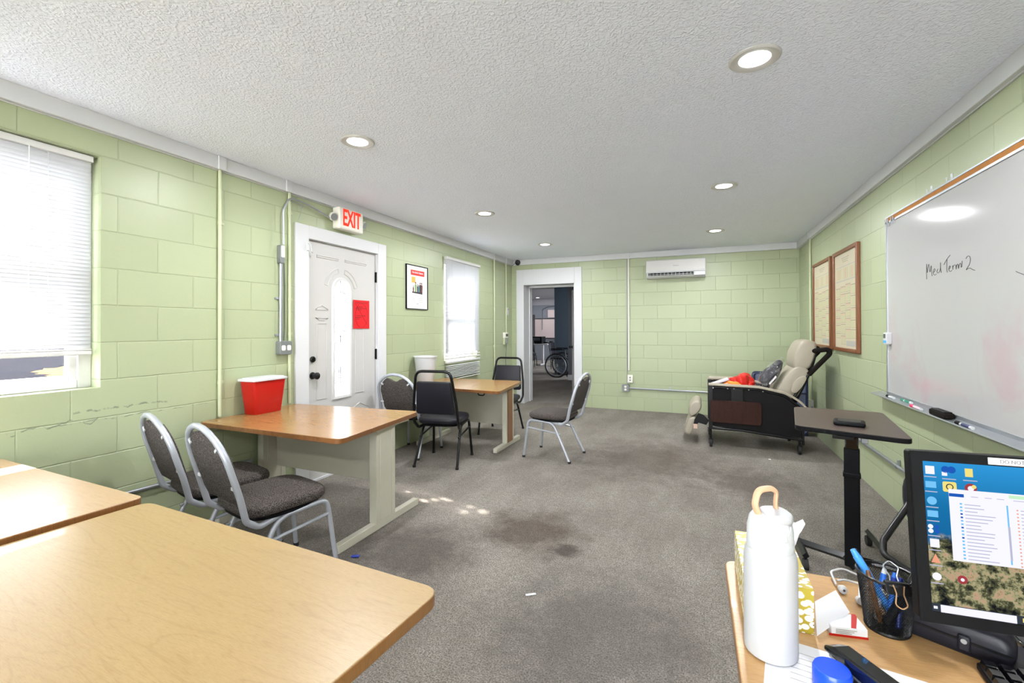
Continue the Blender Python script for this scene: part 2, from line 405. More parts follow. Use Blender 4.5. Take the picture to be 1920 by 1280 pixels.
def text_obj(name, txt, size, mat, mtx, parent=None, ext=.001, sx=1, bold=0.0):
    me = text_mesh(txt, size, ext, bold); me.transform(Matrix.Diagonal((sx, 1, 1, 1))); me.transform(mtx); me.materials.clear(); me.materials.append(M[mat])
    o = bpy.data.objects.new(name, me); COL.objects.link(o); o.parent = parent; return o
# orientation matrices: text readable on each wall
def on_left(x, y, z):   # faces +x ; text runs towards +y
    return Matrix.Translation((x, y, z))@Matrix(((0, 0, 1, 0), (1, 0, 0, 0), (0, 1, 0, 0), (0, 0, 0, 1)))
def on_right(x, y, z):  # faces -x ; text runs towards -y
    return Matrix.Translation((x, y, z))@Matrix(((0, 0, -1, 0), (-1, 0, 0, 0), (0, 1, 0, 0), (0, 0, 0, 1)))
def on_back(x, y, z):   # faces -y
    return Matrix.Translation((x, y, z))@Matrix(((1, 0, 0, 0), (0, 0, -1, 0), (0, 1, 0, 0), (0, 0, 0, 1)))

# ------------------------------------------------------------------ room shell
LX, RX, BY, CZ = -2.997, 1.267, 7.230, 2.445
RY = -4.4
def wall_grid(name, mat, f, us, vs, holes, d0, d1):
    """solid wall with openings: f maps (u,v,d)"""
    mb = MB(); U = sorted(set(us+[h[0] for h in holes]+[h[1] for h in holes])); V = sorted(set(vs+[h[2] for h in holes]+[h[3] for h in holes]))
    for a, b in zip(U, U[1:]):
        for c, d in zip(V, V[1:]):
            mu, mv = (a+b)/2, (c+d)/2
            if any(h[0] < mu < h[1] and h[2] < mv < h[3] for h in holes): continue
            mb.prism([(a, c), (b, c), (b, d), (a, d)], f, d0, d1)
    bmesh.ops.remove_doubles(mb.b, verts=mb.b.verts[:], dist=1e-5)
    return struct(mb.build(name, mat, smooth=False))
W1 = (.46, 1.415, .974, 2.225); W2 = (4.985, 5.905, .87, 2.185); DR = (2.80, 3.70, 0, 2.04)
wall_grid('wall_left', 'wall_l', YZ, [RY-.2, BY+.4], [0, CZ], [W1, W2, DR], LX-.2, LX)
wall_grid('wall_right', 'wall_r', YZ, [RY-.2, BY], [0, CZ], [], RX, RX+.2)
BD = (-2.783, -1.878, 0, 2.028)
wall_grid('wall_back', 'wall_b', XZ, [LX, RX+.2], [0, CZ], [BD], BY, BY+.38)
RW = (-2.85, 1.15, .12, 2.36)
wall_grid('wall_rear', 'wall_b', XZ, [LX, RX], [0, CZ], [RW], RY-.2, RY)
struct(MB().span((LX-.2, RY-.2, -.1), (RX+.2, BY+.2, 0)).build('floor', 'carpet', smooth=False))
struct(MB().span((LX-.2, RY-.2, CZ), (RX+.2, BY+.38, CZ+.15)).build('ceiling', 'ceiling', smooth=False))
# 2x4 trim round the top, in three runs
TZ = 2.357
tr = MB(); tr.span((LX, RY, TZ), (LX+.035, BY, CZ)); tr.span((LX, RY, TZ-.006), (LX+.012, BY, TZ)); struct(tr.build('trim_1', 'trimwhite', bevel=.003))
tr = MB(); tr.span((LX+.035, BY-.035, TZ), (RX-.035, BY, CZ)); struct(tr.build('trim_2', 'trimwhite', bevel=.003))
tr = MB(); tr.span((RX-.035, RY, TZ), (RX, BY, CZ)); tr.span((RX-.012, RY, TZ-.006), (RX, BY, TZ)); struct(tr.build('trim_3', 'trimwhite', bevel=.003))

def window(name, w, xface, sash_z):
    y0, y1, z0, z1 = w
    r = bpy.data.objects.new(name, None); COL.objects.link(r); r.location = (xface-.12, (y0+y1)/2, z0); struct(r)
    f = MB(); x0, x1 = xface-.17, xface-.085
    for a, b in (((x0, y0, z0), (x1, y0+.06, z1)), ((x0, y1-.06, z0), (x1, y1, z1)), ((x0, y0+.06, z0), (x1, y1-.06, z0+.045)), ((x0, y0+.06, z1-.06), (x1, y1-.06, z1))): f.span(a, b)
    shift_world(f.build('window_frame', 'vinyl', r, bevel=.004), r)
    s = MB(); a0, a1 = x0+.03, x1-.012
    ys, ye = y0+.058, y1-.058
    for a, b in (((a0, ys, z0+.04), (a1, ys+.035, sash_z)), ((a0, ye-.035, z0+.04), (a1, ye, sash_z)), ((a0, ys+.035, z0+.04), (a1, ye-.035, z0+.068)), ((a0, ys+.035, sash_z-.035), (a1, ye-.035, sash_z))): s.span(a, b)
    shift_world(s.build('sash', 'vinyl', r, bevel=.003), r)
    s = MB(); a0, a1 = x0+.008, x0+.035
    for a, b in (((a0, ys, sash_z), (a1, ys+.03, z1-.055)), ((a0, ye-.03, sash_z), (a1, ye, z1-.055)), ((a0, ys+.03, z1-.085), (a1, ye-.03, z1-.055)), ((a0, ys+.03, sash_z), (a1, ye-.03, sash_z+.03))): s.span(a, b)
    shift_world(s.build('sash', 'vinyl', r, bevel=.003), r)
    g = MB(); g.span((x0+.044, ys+.03, z0+.06), (x0+.047, ye-.03, sash_z-.03)); g.span((x0+.02, ys+.02, sash_z+.01), (x0+.023, ye-.02, z1-.07))
    shift_world(g.build('pane', 'glass', r, smooth=False), r)
window('window_1', W1, LX, 1.60)
window('window_2', W2, LX, 1.53)
# unseen window wall behind the camera, added to fill the room with daylight
r = bpy.data.objects.new('window_3', None); COL.objects.link(r); r.location = (-.85, RY-.1, RW[2]); struct(r)
f = MB(); x0, x1, z0, z1 = RW
for a, b in (((x0, RY-.14, z0), (x0+.05, RY-.06, z1)), ((x1-.05, RY-.14, z0), (x1, RY-.06, z1)), ((x0+.05, RY-.14, z0), (x1-.05, RY-.06, z0+.05)), ((x0+.05, RY-.14, z1-.05), (x1-.05, RY-.06, z1)), ((-1.5, RY-.14, z0+.05), (-1.45, RY-.06, z1-.05)), ((-.25, RY-.14, z0+.05), (-.2, RY-.06, z1-.05))): f.span(a, b)
shift_world(f.build('window_frame', 'vinyl', r), r)
shift_world(MB().span((x0+.02, RY-.105, z0+.02), (x1-.02, RY-.1, z1-.02)).build('pane', 'glass', r, smooth=False), r)

# ------------------------------------------------------------------ exterior door
r = bpy.data.objects.new('door_1', None); COL.objects.link(r); r.location = (LX, 3.25, 0); struct(r)
def W_(o): return shift_world(o, r)
cs = MB(); cs.span((LX, 2.68, 0), (LX+.02, 2.815, 2.14)); cs.span((LX, 3.69, 0), (LX+.02, 3.812, 2.14)); cs.span((LX, 2.815, 2.032), (LX+.02, 3.69, 2.14))
W_(cs.build('door_casing', 'trimwhite', r, bevel=.003))
jb = MB(); jb.span((LX-.2, 2.80, 0), (LX, 2.815, 2.035)); jb.span((LX-.2, 3.69, 0), (LX, 3.70, 2.035)); jb.span((LX-.2, 2.80, 2.03), (LX, 3.70, 2.04)); jb.span((LX-.09, 2.815, 0), (LX-.075, 2.828, 2.03)); jb.span((LX-.2, 2.815, -.01), (LX, 3.69, .015))
W_(jb.build('door_frame', 'trimwhite', r))
GY, GR, GZ0, GZ1 = 3.222, .092, .68, 1.722     # glass centre, half width, bottom, top of arch
def arch(gy, hw, z0, z1, n=14):
    zc = z1-hw; return [(gy-hw, z0), (gy+hw, z0)]+[(gy+hw*math.cos(PI*k/n), zc+hw*math.sin(PI*k/n)) for k in range(n+1)]
leaf = MB(); X0, X1 = LX-.062, LX-.018
Y0, Y1, ZT = 2.819, 3.687, 2.027
hw = GR+.012; zc = GZ1-GR
leaf.prism([(Y0, .015), (GY-hw, .015), (GY-hw, ZT), (Y0, ZT)], YZ, X0, X1); leaf.prism([(GY+hw, .015), (Y1, .015), (Y1, ZT), (GY+hw, ZT)], YZ, X0, X1)
leaf.prism([(GY-hw, .015), (GY+hw, .015), (GY+hw, GZ0-.012), (GY-hw, GZ0-.012)], YZ, X0, X1)
ap = [(GY-hw*math.cos(PI*k/14), zc+hw*math.sin(PI*k/14)) for k in range(15)]
leaf.prism([(GY-hw, ZT)]+ap[0:8]+[(GY, ZT)], YZ, X0, X1); leaf.prism([(GY, ZT)]+ap[7:15]+[(GY+hw, ZT)], YZ, X0, X1)
W_(leaf.build('door_leaf', 'white', r, smooth=False))
# lite frame, pane, cames
fr = MB(); op = arch(GY, GR+.03, GZ0-.03, GZ1+.03); ip = arch(GY, GR, GZ0, GZ1)
A = [fr.b.verts.new((X1, a, b)) for a, b in op]; B = [fr.b.verts.new((X1+.014, GY+(a-GY)*.93, (b-1.2)*.985+1.2)) for a, b in op]; C_ = [fr.b.verts.new((X1+.012, a, b)) for a, b in ip]; D_ = [fr.b.verts.new((X1-.012, a, b)) for a, b in ip]
for P, Q in ((A, B), (B, C_), (C_, D_)):
    for k in range(len(P)):
        j = (k+1) % len(P); fr.b.faces.new((P[k], P[j], Q[j], Q[k]))
W_(fr.build('glass_frame', 'vinyl', r, smooth=False))
W_(MB().prism(arch(GY, GR+.005, GZ0-.005, GZ1+.005), YZ, X1-.02, X1-.016).build('pane', 'frost', r, smooth=False))
cm = MB()
def came(pts, rr=.0028): cm.tube([(X1-.012, a, b) for a, b in pts], rr, seg=6)
came([(GY, GZ0), (GY, GZ1)]); zc = GZ1-GR
def bow(zs, lift, hw=GR, n=10): return [(GY-hw+2*hw*k/n, zs+lift*math.sin(PI*k/n)) for k in range(n+1)]
came(bow(zc-.04, .03)); came(bow(1.18, .035)); came(bow(1.16, .0)[:4]); came(bow(.96, -.03)); came(bow(.84, .0))
for s_ in (-1, 1):
    came([(GY+s_*.03, 1.2), (GY+s_*.03, zc-.02)])
    for z_ in (1.27, 1.33, 1.37, 1.41, 1.46): came([(GY+s_*.03, z_), (GY+s_*GR, z_-.02)])
    came([(GY+s_*.022, .8), (GY+s_*.022, .92)]); 
came([(GY-.022, .86), (GY+.022, .86)]); came([(GY-GR, .80), (GY+GR, .80)]); came([(GY-.06, .7), (GY-.06, .8)]); came([(GY+.06, .7), (GY+.06, .8)])
W_(cm.build('leaded_lines', 'tube_dark', r))
# embossed panels (thin raised mouldings)
em = MB()
def mould(pts, closed=True, rr=.006): em.tube([(X1, a, b) for a, b in pts], rr, closed, 6)
mould([(2.93, 1.90), (3.18, 1.90), (3.18, 1.915), (2.93, 1.915)]); mould([(3.26, 1.90), (3.55, 1.90), (3.55, 1.915), (3.26, 1.915)])
def archband(r0, r1, a0, a1, zc=1.62, n=10):
    return [(GY+r0*math.cos(a0+(a1-a0)*k/n), zc+r0*math.sin(a0+(a1-a0)*k/n)) for k in range(n+1)]+[(GY+r1*math.cos(a1+(a0-a1)*k/n), zc+r1*math.sin(a1+(a0-a1)*k/n)) for k in range(n+1)]
mould(archband(.17, .21, math.radians(15), math.radians(78))); mould(archband(.17, .21, math.radians(102), math.radians(165)))
for s_ in (-1, 1):
    yy = GY+s_*.235
    mould([(yy-.07, 1.45), (yy+.07, 1.45), (yy+.04, 1.47), (yy, 1.49), (yy-.04, 1.47)]); mould([(yy-.07, 1.38), (yy+.07, 1.38), (yy+.03, 1.36), (yy-.03, 1.36)])
    mould([(yy-.055, .68), (yy+.055, .68), (yy+.055, 1.33), (yy-.055, 1.33)])
    mould([(yy-.13, .2), (yy+.13, .2), (yy+.13, .52), (yy, .58), (yy-.13, .52)])
W_(em.build('moulding', 'white', r))
for zz, rr in ((1.028, .026), (.891, .03)):
    kb = MB(); prof = [(rr, 0), (rr, .006), (rr*.55, .012), (rr*.5, .03), (rr*.95, .042), (rr*.98, .06), (rr*.6, .07), (.001, .072)] if rr > .027 else [(rr, 0), (rr, .012), (rr*.8, .018), (.001, .02)]
    kb.lathe(prof, (X1, 2.853+.03, zz), 20, axis=(1, 0, 0))
    if rr < .027: kb.span((X1+.015, 2.876, zz-.012), (X1+.03, 2.89, zz+.012))
    W_(kb.build('door_knob' if rr > .027 else 'deadbolt', 'black_gloss', r))
for zz in (1.80, 1.03, .2):
    W_(MB().span((X1-.004, 3.678, zz-.05), (X1+.012, 3.697, zz+.05)).cyl((X1+.01, 3.688, zz-.052), (X1+.01, 3.688, zz+.052), .007, 10).build('hinge', 'black_plastic', r))
# slip latch at the top corner
lt = MB(); lt.span((LX+.02, 2.79, 1.93), (LX+.028, 2.81, 2.0)); lt.tube(arc_fillet([(LX+.03, 2.80, 1.99), (LX+.05, 2.80, 1.985), (LX+.05, 2.815, 1.92), (LX+.02, 2.85, 1.92)], .012), .004)
W_(lt.build('latch', 'trimwhite', r)) 

# ------------------------------------------------------------------ doorway to the next room
r = bpy.data.objects.new('door_2', None); COL.objects.link(r); r.location = (-2.33, BY, 0); struct(r)
cs = MB(); cs.span((-2.903, BY-.02, 0), (-2.783, BY, 2.275)); cs.span((-1.878, BY-.02, 0), (-1.762, BY, 2.275)); cs.span((-2.783, BY-.02, 2.028), (-1.878, BY, 2.275))
W_(cs.build('door_casing', 'trimwhite', r, bevel=.003))
jb = MB(); jb.span((-2.785, BY-.02, 0), (-2.768, BY+.38, 2.03)); jb.span((-1.893, BY-.02, 0), (-1.876, BY+.38, 2.03)); jb.span((-2.785, BY-.02, 2.013), (-1.876, BY+.38, 2.03))
jb.span((-2.768, BY+.24, 0), (-2.75, BY+.28, 2.013)); jb.span((-2.768, BY+.34, 0), (-2.755, BY+.38, 2.013)); jb.span((-1.92, BY+.24, 0), (-1.893, BY+.28, 2.013)); jb.span((-2.768, BY+.24, 1.98), (-1.893, BY+.28, 2.013))
W_(jb.build('door_frame', 'trimwhite', r, bevel=.002))
ang = math.atan2(.77, -.36); R3 = Matrix.Rotation(ang, 3, 'Z'); hp = Vector((-1.87, BY+.40, 0))
lf = MB(); c0 = hp+R3@Vector((.42, 0, 1.0)); lf.box(c0, (.84, .035, 1.99), R3)
W_(lf.build('door_leaf', 'white', r, bevel=.003))
pn = MB()
for side in (-1, 1):
    for (u0, u1, z0, z1) in ((.1, .38, .25, .85), (.46, .74, .25, .85), (.1, .38, .98, 1.5), (.46, .74, .98, 1.5), (.1, .38, 1.6, 1.87), (.46, .74, 1.6, 1.87)):
        pn.tube([hp+R3@Vector((u, side*.0175, z)) for u, z in ((u0, z0), (u1, z0), (u1, z1), (u0, z1))], .007, True, 6)
        pn.box(hp+R3@Vector(((u0+u1)/2, side*.019, (z0+z1)/2)), (u1-u0-.07, .008, z1-z0-.07), R3)
W_(pn.build('moulding', 'white', r))
kb = MB()
for side in (-1, 1):
    p = hp+R3@Vector((.78, side*.0175, .92)); a = R3@Vector((0, side, 0)); kb.lathe([(.03, 0), (.03, .006), (.012, .01), (.012, .03), (.027, .04), (.028, .058), (.016, .066), (.001, .068)], p, 16, axis=a)
W_(kb.build('door_knob', 'black_gloss', r))

# next room: shell
struct(MB().span((-9, BY+.2, -.1), (1.5, 17.3, 0)).build('floor_next_room', 'carpet', smooth=False))
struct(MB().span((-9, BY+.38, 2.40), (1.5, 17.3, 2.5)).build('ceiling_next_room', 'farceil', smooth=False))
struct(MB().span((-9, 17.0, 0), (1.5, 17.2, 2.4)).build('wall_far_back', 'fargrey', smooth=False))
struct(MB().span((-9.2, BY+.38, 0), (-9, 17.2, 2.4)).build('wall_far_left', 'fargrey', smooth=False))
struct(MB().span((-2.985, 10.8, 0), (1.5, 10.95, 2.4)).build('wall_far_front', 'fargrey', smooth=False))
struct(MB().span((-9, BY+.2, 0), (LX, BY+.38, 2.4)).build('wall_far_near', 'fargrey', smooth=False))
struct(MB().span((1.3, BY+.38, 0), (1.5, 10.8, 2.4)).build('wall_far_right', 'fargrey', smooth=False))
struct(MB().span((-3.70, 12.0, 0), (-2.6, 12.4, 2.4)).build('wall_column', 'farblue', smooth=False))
struct(MB().span((-2.995, 10.78, 0), (1.3, 10.8, .13)).build('baseboard_far', 'trimwhite', bevel=.004))
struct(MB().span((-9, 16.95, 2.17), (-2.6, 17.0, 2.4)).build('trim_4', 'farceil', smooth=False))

# ------------------------------------------------------------------ downlights
LP = [(.226, -1.55), (-1.95, -1.55), (.226, -3.4), (-1.95, -3.4), (.226, 2.197), (-1.95, 2.22), (.19, 4.085), (-2.0, 4.12), (.18, 5.95), (-1.98, 5.99), (.226, .33), (-1.95, .33)]  # the lights out of view are added to even out the room's brightness
LN = ['recessed ceiling light in the middle of the unseen rear half on the right', 'recessed ceiling light in the middle of the unseen rear half on the left', 'recessed ceiling light at the rear end on the right', 'recessed ceiling light at the rear end on the left', 'large round recessed light nearest on the right of the ceiling', 'round recessed light above the tables nearest on the left', 'recessed light second from the front in the right row',
      'recessed light second from the front in the left row', 'recessed light farthest back in the right row', 'recessed light farthest back near the dome camera', 'recessed ceiling light behind the viewer on the right', 'recessed ceiling light behind the viewer on the left']
M['lamp_lens'] = emit('lamp_lens', (1, .97, .92, 1), 9)
def light_at(x, y, z, rad, label, group, watts, size=.12):
    t_ = thing('ceiling_light', label, 'light', (x, y, z), 0, group)
    rg = MB(); rg.lathe([(rad, 0), (rad, -.004), (rad*.93, -.009), (rad*.66, -.006), (rad*.60, -.003), (rad*.56, .0)], seg=40, cap=False); rg.build('trim_ring', 'white', t_)
    ln = MB(); ln.lathe([(rad*.61, -.0015), (rad*.61, -.004), (rad*.4, -.0055), (.001, -.006)], seg=32); ln.build('lens', 'lamp_lens', t_)
    ld = bpy.data.lights.new('downlight', 'AREA'); ld.shape = 'DISK'; ld.size = size; ld.energy = watts; ld.color = (.955, .972, 1)
    lo = bpy.data.objects.new('downlight', ld); COL.objects.link(lo); lo.parent = t_; lo.location = (0, 0, -.012)
    return t_
for (x, y), lb in zip(LP, LN): light_at(x, y, CZ, .102, lb, 'recessed ceiling lights of the green room', DOWNLIGHT_W*(.45 if y == .33 else 1))
light_at(-5.55, 15.9, 2.40, .10, 'recessed light glowing in the dark room beyond the doorway', 'lights of the dark room', 16)
light_at(-3.6, 9.2, 2.40, .10, 'recessed light just beyond the doorway in the dark room', 'lights of the dark room', 5)  # unseen lamp added to brighten the near part of the dark room

# ------------------------------------------------------------------ blinds
def blind(y0, y1, ztop, zbot, x, label, sections, rail_rows, name='window_blind', cords=(.2, .8), wand=None):
    t_ = thing(name, label, 'blind', (x, (y0+y1)/2, zbot)); 
    hw = (y1-y0)/2; H = ztop-zbot
    MB().span((-.02, -hw, H-.035), (.02, hw, H)).build('headrail', 'vinyl', t_, bevel=.004)
    sl = MB()
    for (za, zb, pitch_, tilt) in sections:
        z = zb
        while z > za:
            c_, s_ = math.cos(tilt), math.sin(tilt); w = .0125; zz = z-zbot
            prof = [(-w*c_, zz-w*s_), (-w*.4*c_-.0012*s_, zz-w*.4*s_+.0016*c_), (w*.4*c_-.0012*s_, zz+w*.4*s_+.0016*c_), (w*c_, zz+w*s_)]
            vs = [[sl.b.verts.new((a, yy, b)) for a, b in prof] for yy in (-hw+.004, hw-.004)]
            for k in range(3): sl.b.faces.new((vs[0][k], vs[0][k+1], vs[1][k+1], vs[1][k]))
            z -= pitch_
    sl.build('slats', 'slat', t_)
    rl = MB()
    for (za, zb) in rail_rows: rl.span((-.014, -hw+.002, za-zbot), (.014, hw-.002, zb-zbot))
    rl.build('bottom_rail', 'vinyl', t_, bevel=.004)
    for c_ in cords:
        yy = -hw+2*hw*c_
        for xx in (-.012, .014): MB().tube([(xx, yy, .0), (xx, yy, H-.03)], .0012, seg=5).build('ladder_cord', 'white_plastic', t_)
    if wand:
        yy = -hw+2*hw*wand[0]; MB().tube([(.022, yy, H-.03), (.024, yy, H-wand[1])], .0025, seg=6).build('wand', 'white_plastic', t_)
    return t_
T1 = math.radians(58)
blind(.478, 1.395, 2.222, 1.152, LX-.045, 'wide white slatted blind over the near left window, raised a little above the sill', [(1.185, 2.185, .0205, T1)], [(1.152, 1.172), (1.175, 1.183)], wand=(.72, .85))
blind(4.972, 5.925, 2.198, .615, LX+.03, 'narrow white slatted blind hanging beside the framed poster near the far corner', [(.955, 2.16, .0205, T1), (.64, .80, .021, math.radians(-12))], [(.615, .625), (.835, .86), (.885, .905), (.925, .94)], cords=(.15, .5, .85))

# ------------------------------------------------------------------ outside
struct(MB().span((-60, -30, -.35), (-3.35, 60, -.25)).build('ground_outside', 'asphalt', smooth=False))
mb = MB(); rings = []
for k in range(7):
    q = k/6; rings.append([(-19.9+3.6*(1-q)*math.cos(2*PI*j/36)*(1+.12*math.sin(j*2.3)), 9.95+1.9*(1-q)*math.sin(2*PI*j/36)*(1+.1*math.sin(j*3.1)), -.26+.30*math.sin(q*PI/2)+random.uniform(-.03, .03)) for j in range(36)])
mb.ringsweep(rings); tag(mb.build('leaf_bed', 'litter'), 'leaf-strewn patch of grass on dark ground seen under the near blind', 'grass')
tag(MB().box((-24.5, 13.8, -.1), (1.0, 1.6, .3), Matrix.Rotation(.25, 3, 'Z')).build('concrete_block', 'concrete', bevel=.03), 'pale concrete block beyond the leaf patch outside the near window', 'block')
struct(MB().span((-20, -40, -.35), (15, -4.62, -.25)).build('ground_rear', 'concrete', smooth=False))  # unseen pale ground, put in to bounce daylight up to the ceiling
# ------------------------------------------------------------------ tables
def table(label, loc, rz, quad, ztop, feet, mat, edge, group='wood-topped classroom tables', rr=.05, modesty=None, posts=True):
    """quad, feet: local coordinates; feet = [(x, y0, y1), ...]"""
    t_ = thing('classroom_table', label, 'table', loc, rz, group)
    th = .03; q = rpoly(quad, rr, 7)
    o = MB().prism(q, XY, ztop-th, ztop, 0, 1).build('tabletop', [mat, edge], t_, bevel=.003)
    pts_y = [p[1] for p in quad]
    for (fx, f0, f1) in feet:
        MB().span((fx-.022, f0, 0.002), (fx+.022, f1, .05)).build('foot', 'beige_metal', t_, bevel=.004)
        ym = (f0+f1)/2+.02
        pb = MB(); pb.span((fx-.028, ym-.095, .05), (fx+.028, ym+.095, ztop-th-.02)); pb.span((fx-.031, ym-.06, .06), (fx+.031, ym-.056, ztop-.07)); pb.span((fx-.031, ym+.056, .06), (fx+.031, ym+.06, ztop-.07))
        pb.build('post', 'beige_metal', t_, bevel=.006)
        MB().span((fx-.03, min(pts_y)+.1, ztop-th-.022), (fx+.03, max(pts_y)-.09, ztop-th)).build('support_bar', 'beige_metal', t_, bevel=.002)
    xa, xb = feet[0][0], feet[-1][0]; my = modesty[0]
    MB().span((xa+.025, my-.008, modesty[1]), (xb-.025, my+.008, modesty[2])).build('modesty_panel', 'beige_metal', t_, bevel=.003)
    return t_
def loc_quad(pts, o): return [(x-o[0], y-o[1]) for x, y in pts]
# middle table with the red container
o = (-2.4, 2.33)
tA = table('wood-topped table with beige legs carrying the red container by the exterior door', (o[0], o[1], 0), 0, loc_quad([(-2.985, 1.925), (-1.792, 1.905), (-1.872, 2.765), (-2.985, 2.68)], o), .69,
      [(-2.93-o[0], 2.01-o[1], 2.80-o[1]), (-1.925-o[0], 2.01-o[1], 2.80-o[1])], 'oak_far', 'edge_brown', modesty=(.12, .275, .64))
o = (-2.4, 4.5)
tB = table('far wood-topped table with the white wastebasket on it and chairs all round', (o[0], o[1], 0), 0, loc_quad([(-2.985, 4.10), (-1.805, 4.02), (-1.91, 4.92), (-2.94, 4.87)], o), .67,
      [(-2.86-o[0], 4.2-o[1], 4.88-o[1]), (-1.945-o[0], 4.23-o[1], 4.88-o[1])], 'oak_far', 'edge_brown', modesty=(.1, .22, .62))
w = MB(); w.tube(arc_fillet([(.30, -.34, .64), (.30, -.34, .60), (.37, -.34, .60), (.37, -.34, .64)], .03), .006); w.build('cable_hook', 'black_plastic', tB)
MB().span((.4865, -.01, .055), (.492, .12, .618)).build('wood_post_panel', 'edge_brown', tB, bevel=.002)
a = math.radians(-3.3)
tN = table('large golden wood table nearest the viewer, filling the lower left', (-1.19, .565, 0), a, [(-.612, -.385), (.60, -.385), (.618, .375), (-.607, .375)], .69, [(-.5, -.36, .36), (.5, -.36, .36)], 'oak_near', 'edge_gold', rr=.045, modesty=(-.05, .3, .64))
tL = table('pale wood table against the left wall under the near window', (-2.40, .62, 0), math.radians(-2.2), [(-.56, -.38), (.585, -.38), (.585, .38), (-.56, .38)], .702, [(-.46, -.35, .35), (.47, -.35, .35)], 'oak_pale', 'edge_brown', rr=.03, modesty=(-.05, .3, .64))

# ------------------------------------------------------------------ stacking chairs (face local +y)
def chair(kind, label, loc, rz, group):
    metal, cloth = ('greychair_metal', 'fabric') if kind == 'grey' else ('black_metal', 'black_vinyl')
    t_ = thing('stacking_chair', label, 'chair', loc, rz, group)
    hw = .205
    # seat
    sm_ = MB(); sm_.pad(superell(.43, .43, 4.2, 52, 0, .01), XY, .392, .446, .024, 5, dome=.007); st = sm_.build('seat', cloth, t_)
    MB().prism(superell(.39, .39, 3.4, 32, 0, .01), XY, .372, .386).build('seat_board', 'black_plastic', st)
    # side legs: inverted U, cut at the middle so that each leg is a part
    for s_ in (-1, 1):
        x = s_*.185
        path = arc_fillet([(s_*.205, .25, 0.008), (x, .205, .375), (x, -.06, .362), (s_*.208, -.235, .008)], [0, .055, .12, 0], n=7)
        k = next(i for i, p in enumerate(path) if p.y < .08)
        mid = Vector((x, .08, path[k].z+(path[k-1].z-path[k].z)*.5))
        for nm, pp, fo in (('leg', path[:k]+[mid], path[0]), ('leg', [mid]+path[k:], path[-1])):
            L = MB().tube(pp, .0125, seg=10).build(nm, metal, t_)
            MB().cyl((fo.x, fo.y, 0), (fo.x, fo.y, .02), .0155, 12).build('foot_cap', 'rubber', L)
        MB().tube([(s_*.192, .217, .30), (s_*.190, -.135, .262)], .008, seg=8).build('stretcher', metal, t_)
    MB().tube([(-.187, .0, .365), (.187, .0, .365)], .01, seg=8).build('seat_rail', metal, t_)
    # back hoop
    if kind == 'grey':
        side = lambda s_: [(s_*.165, -.03, .368), (s_*.19, -.15, .352), (s_*.205, -.215, .40), (s_*.213, -.245, .52), (s_*.208, -.285, .66)]
        n_ = 12; archp = [(.208*math.cos(PI*k/n_), -.285-.05*math.sin(PI*k/n_), .66+.178*math.sin(PI*k/n_)) for k in range(1, n_)]
        pts = arc_fillet(side(1), [0, .06, .05, .1, 0], n=5)+[Vector(p) for p in archp]+list(reversed(arc_fillet(side(-1), [0, .06, .05, .1, 0], n=5)))
        rads = None
        MB().tube(pts, .0145, seg=12).build('back_frame', metal, t_)
        # shield shaped pad with a scooped top edge
        ol = [(-.155, .465), (.155, .465), (.175, .50)]
        for k in range(9): a_ = math.radians(-8+68*k/8); ol.append((.186*math.cos(a_), .655+.165*math.sin(a_)))
        ol += [(.06, .79), (.03, .772), (0, .765), (-.03, .772), (-.06, .79)]
        for k in range(9): a_ = math.radians(120+68*k/8); ol.append((.186*math.cos(a_), .655+.165*math.sin(a_)))
        ol.append((-.175, .50))
        f = lambda u, v, d: Vector((u, -.205-(v-.45)*.29+d, v))
        bp = MB().pad(ol, f, -.024, .012, .012, 3).build('backrest', cloth, t_)
        for (u, v, a_) in ((-.155, .75, 40), (.155, .75, -40), (-.192, .56, 0), (.192, .56, 0)):
            R = Matrix.Rotation(math.radians(a_), 3, 'Y'); MB().box(f(u, v, -.024), (.05, .006, .014), R).build('bracket', 'white_plastic', t_)
    else:
        P0 = [(.165, -.02, .366), (.20, -.15, .352), (.215, -.215, .42), (.205, -.25, .60), (.165, -.295, .895)]
        pts = P0+[(-x, y, z) for x, y, z in reversed(P0)]
        MB().tube(arc_fillet(pts, [0, .05, .06, .1, .075, .075, .1, .06, .05, 0], n=7), .0135, seg=10).build('back_frame', metal, t_)
        f = lambda u, v, d: Vector((u, -.213-(v-.45)*.185+d, v))
        ol = [(-.187, .51), (-.17, .495), (.17, .495), (.187, .51), (.162, .79), (.152, .80), (-.152, .80), (-.162, .79)]
        MB().pad(rpoly(ol, .01, 2), f, -.018, .022, .012, 3).build('backrest', cloth, t_)
    return t_
G1, G2 = 'grey fabric stacking chairs', 'black vinyl stacking chairs'
R_ = math.radians
c1 = chair('grey', 'grey fabric chair with silver frame drawn up to the red container table, nearer the viewer', (-2.08, 1.715, 0), R_(-13), G1)
dup(c1, (-2.585, 1.79, 0), R_(-14), 'grey fabric chair with silver frame beside the left wall, second at the red container table')
dup(c1, (-2.765, 3.965, 0), R_(3), 'grey fabric chair standing in front of the white exterior door casing')
dup(c1, (-1.36, 4.41, 0), R_(84), 'grey fabric chair with silver frame alone at the right end of the far table')
c2 = chair('black', 'black vinyl chair with its back to the viewer between the two tables', (-2.295, 3.815, 0), R_(11), G2)
dup(c2, (-2.285, 5.165, 0), R_(184), 'black vinyl chair behind the far table next to the inner doorway')

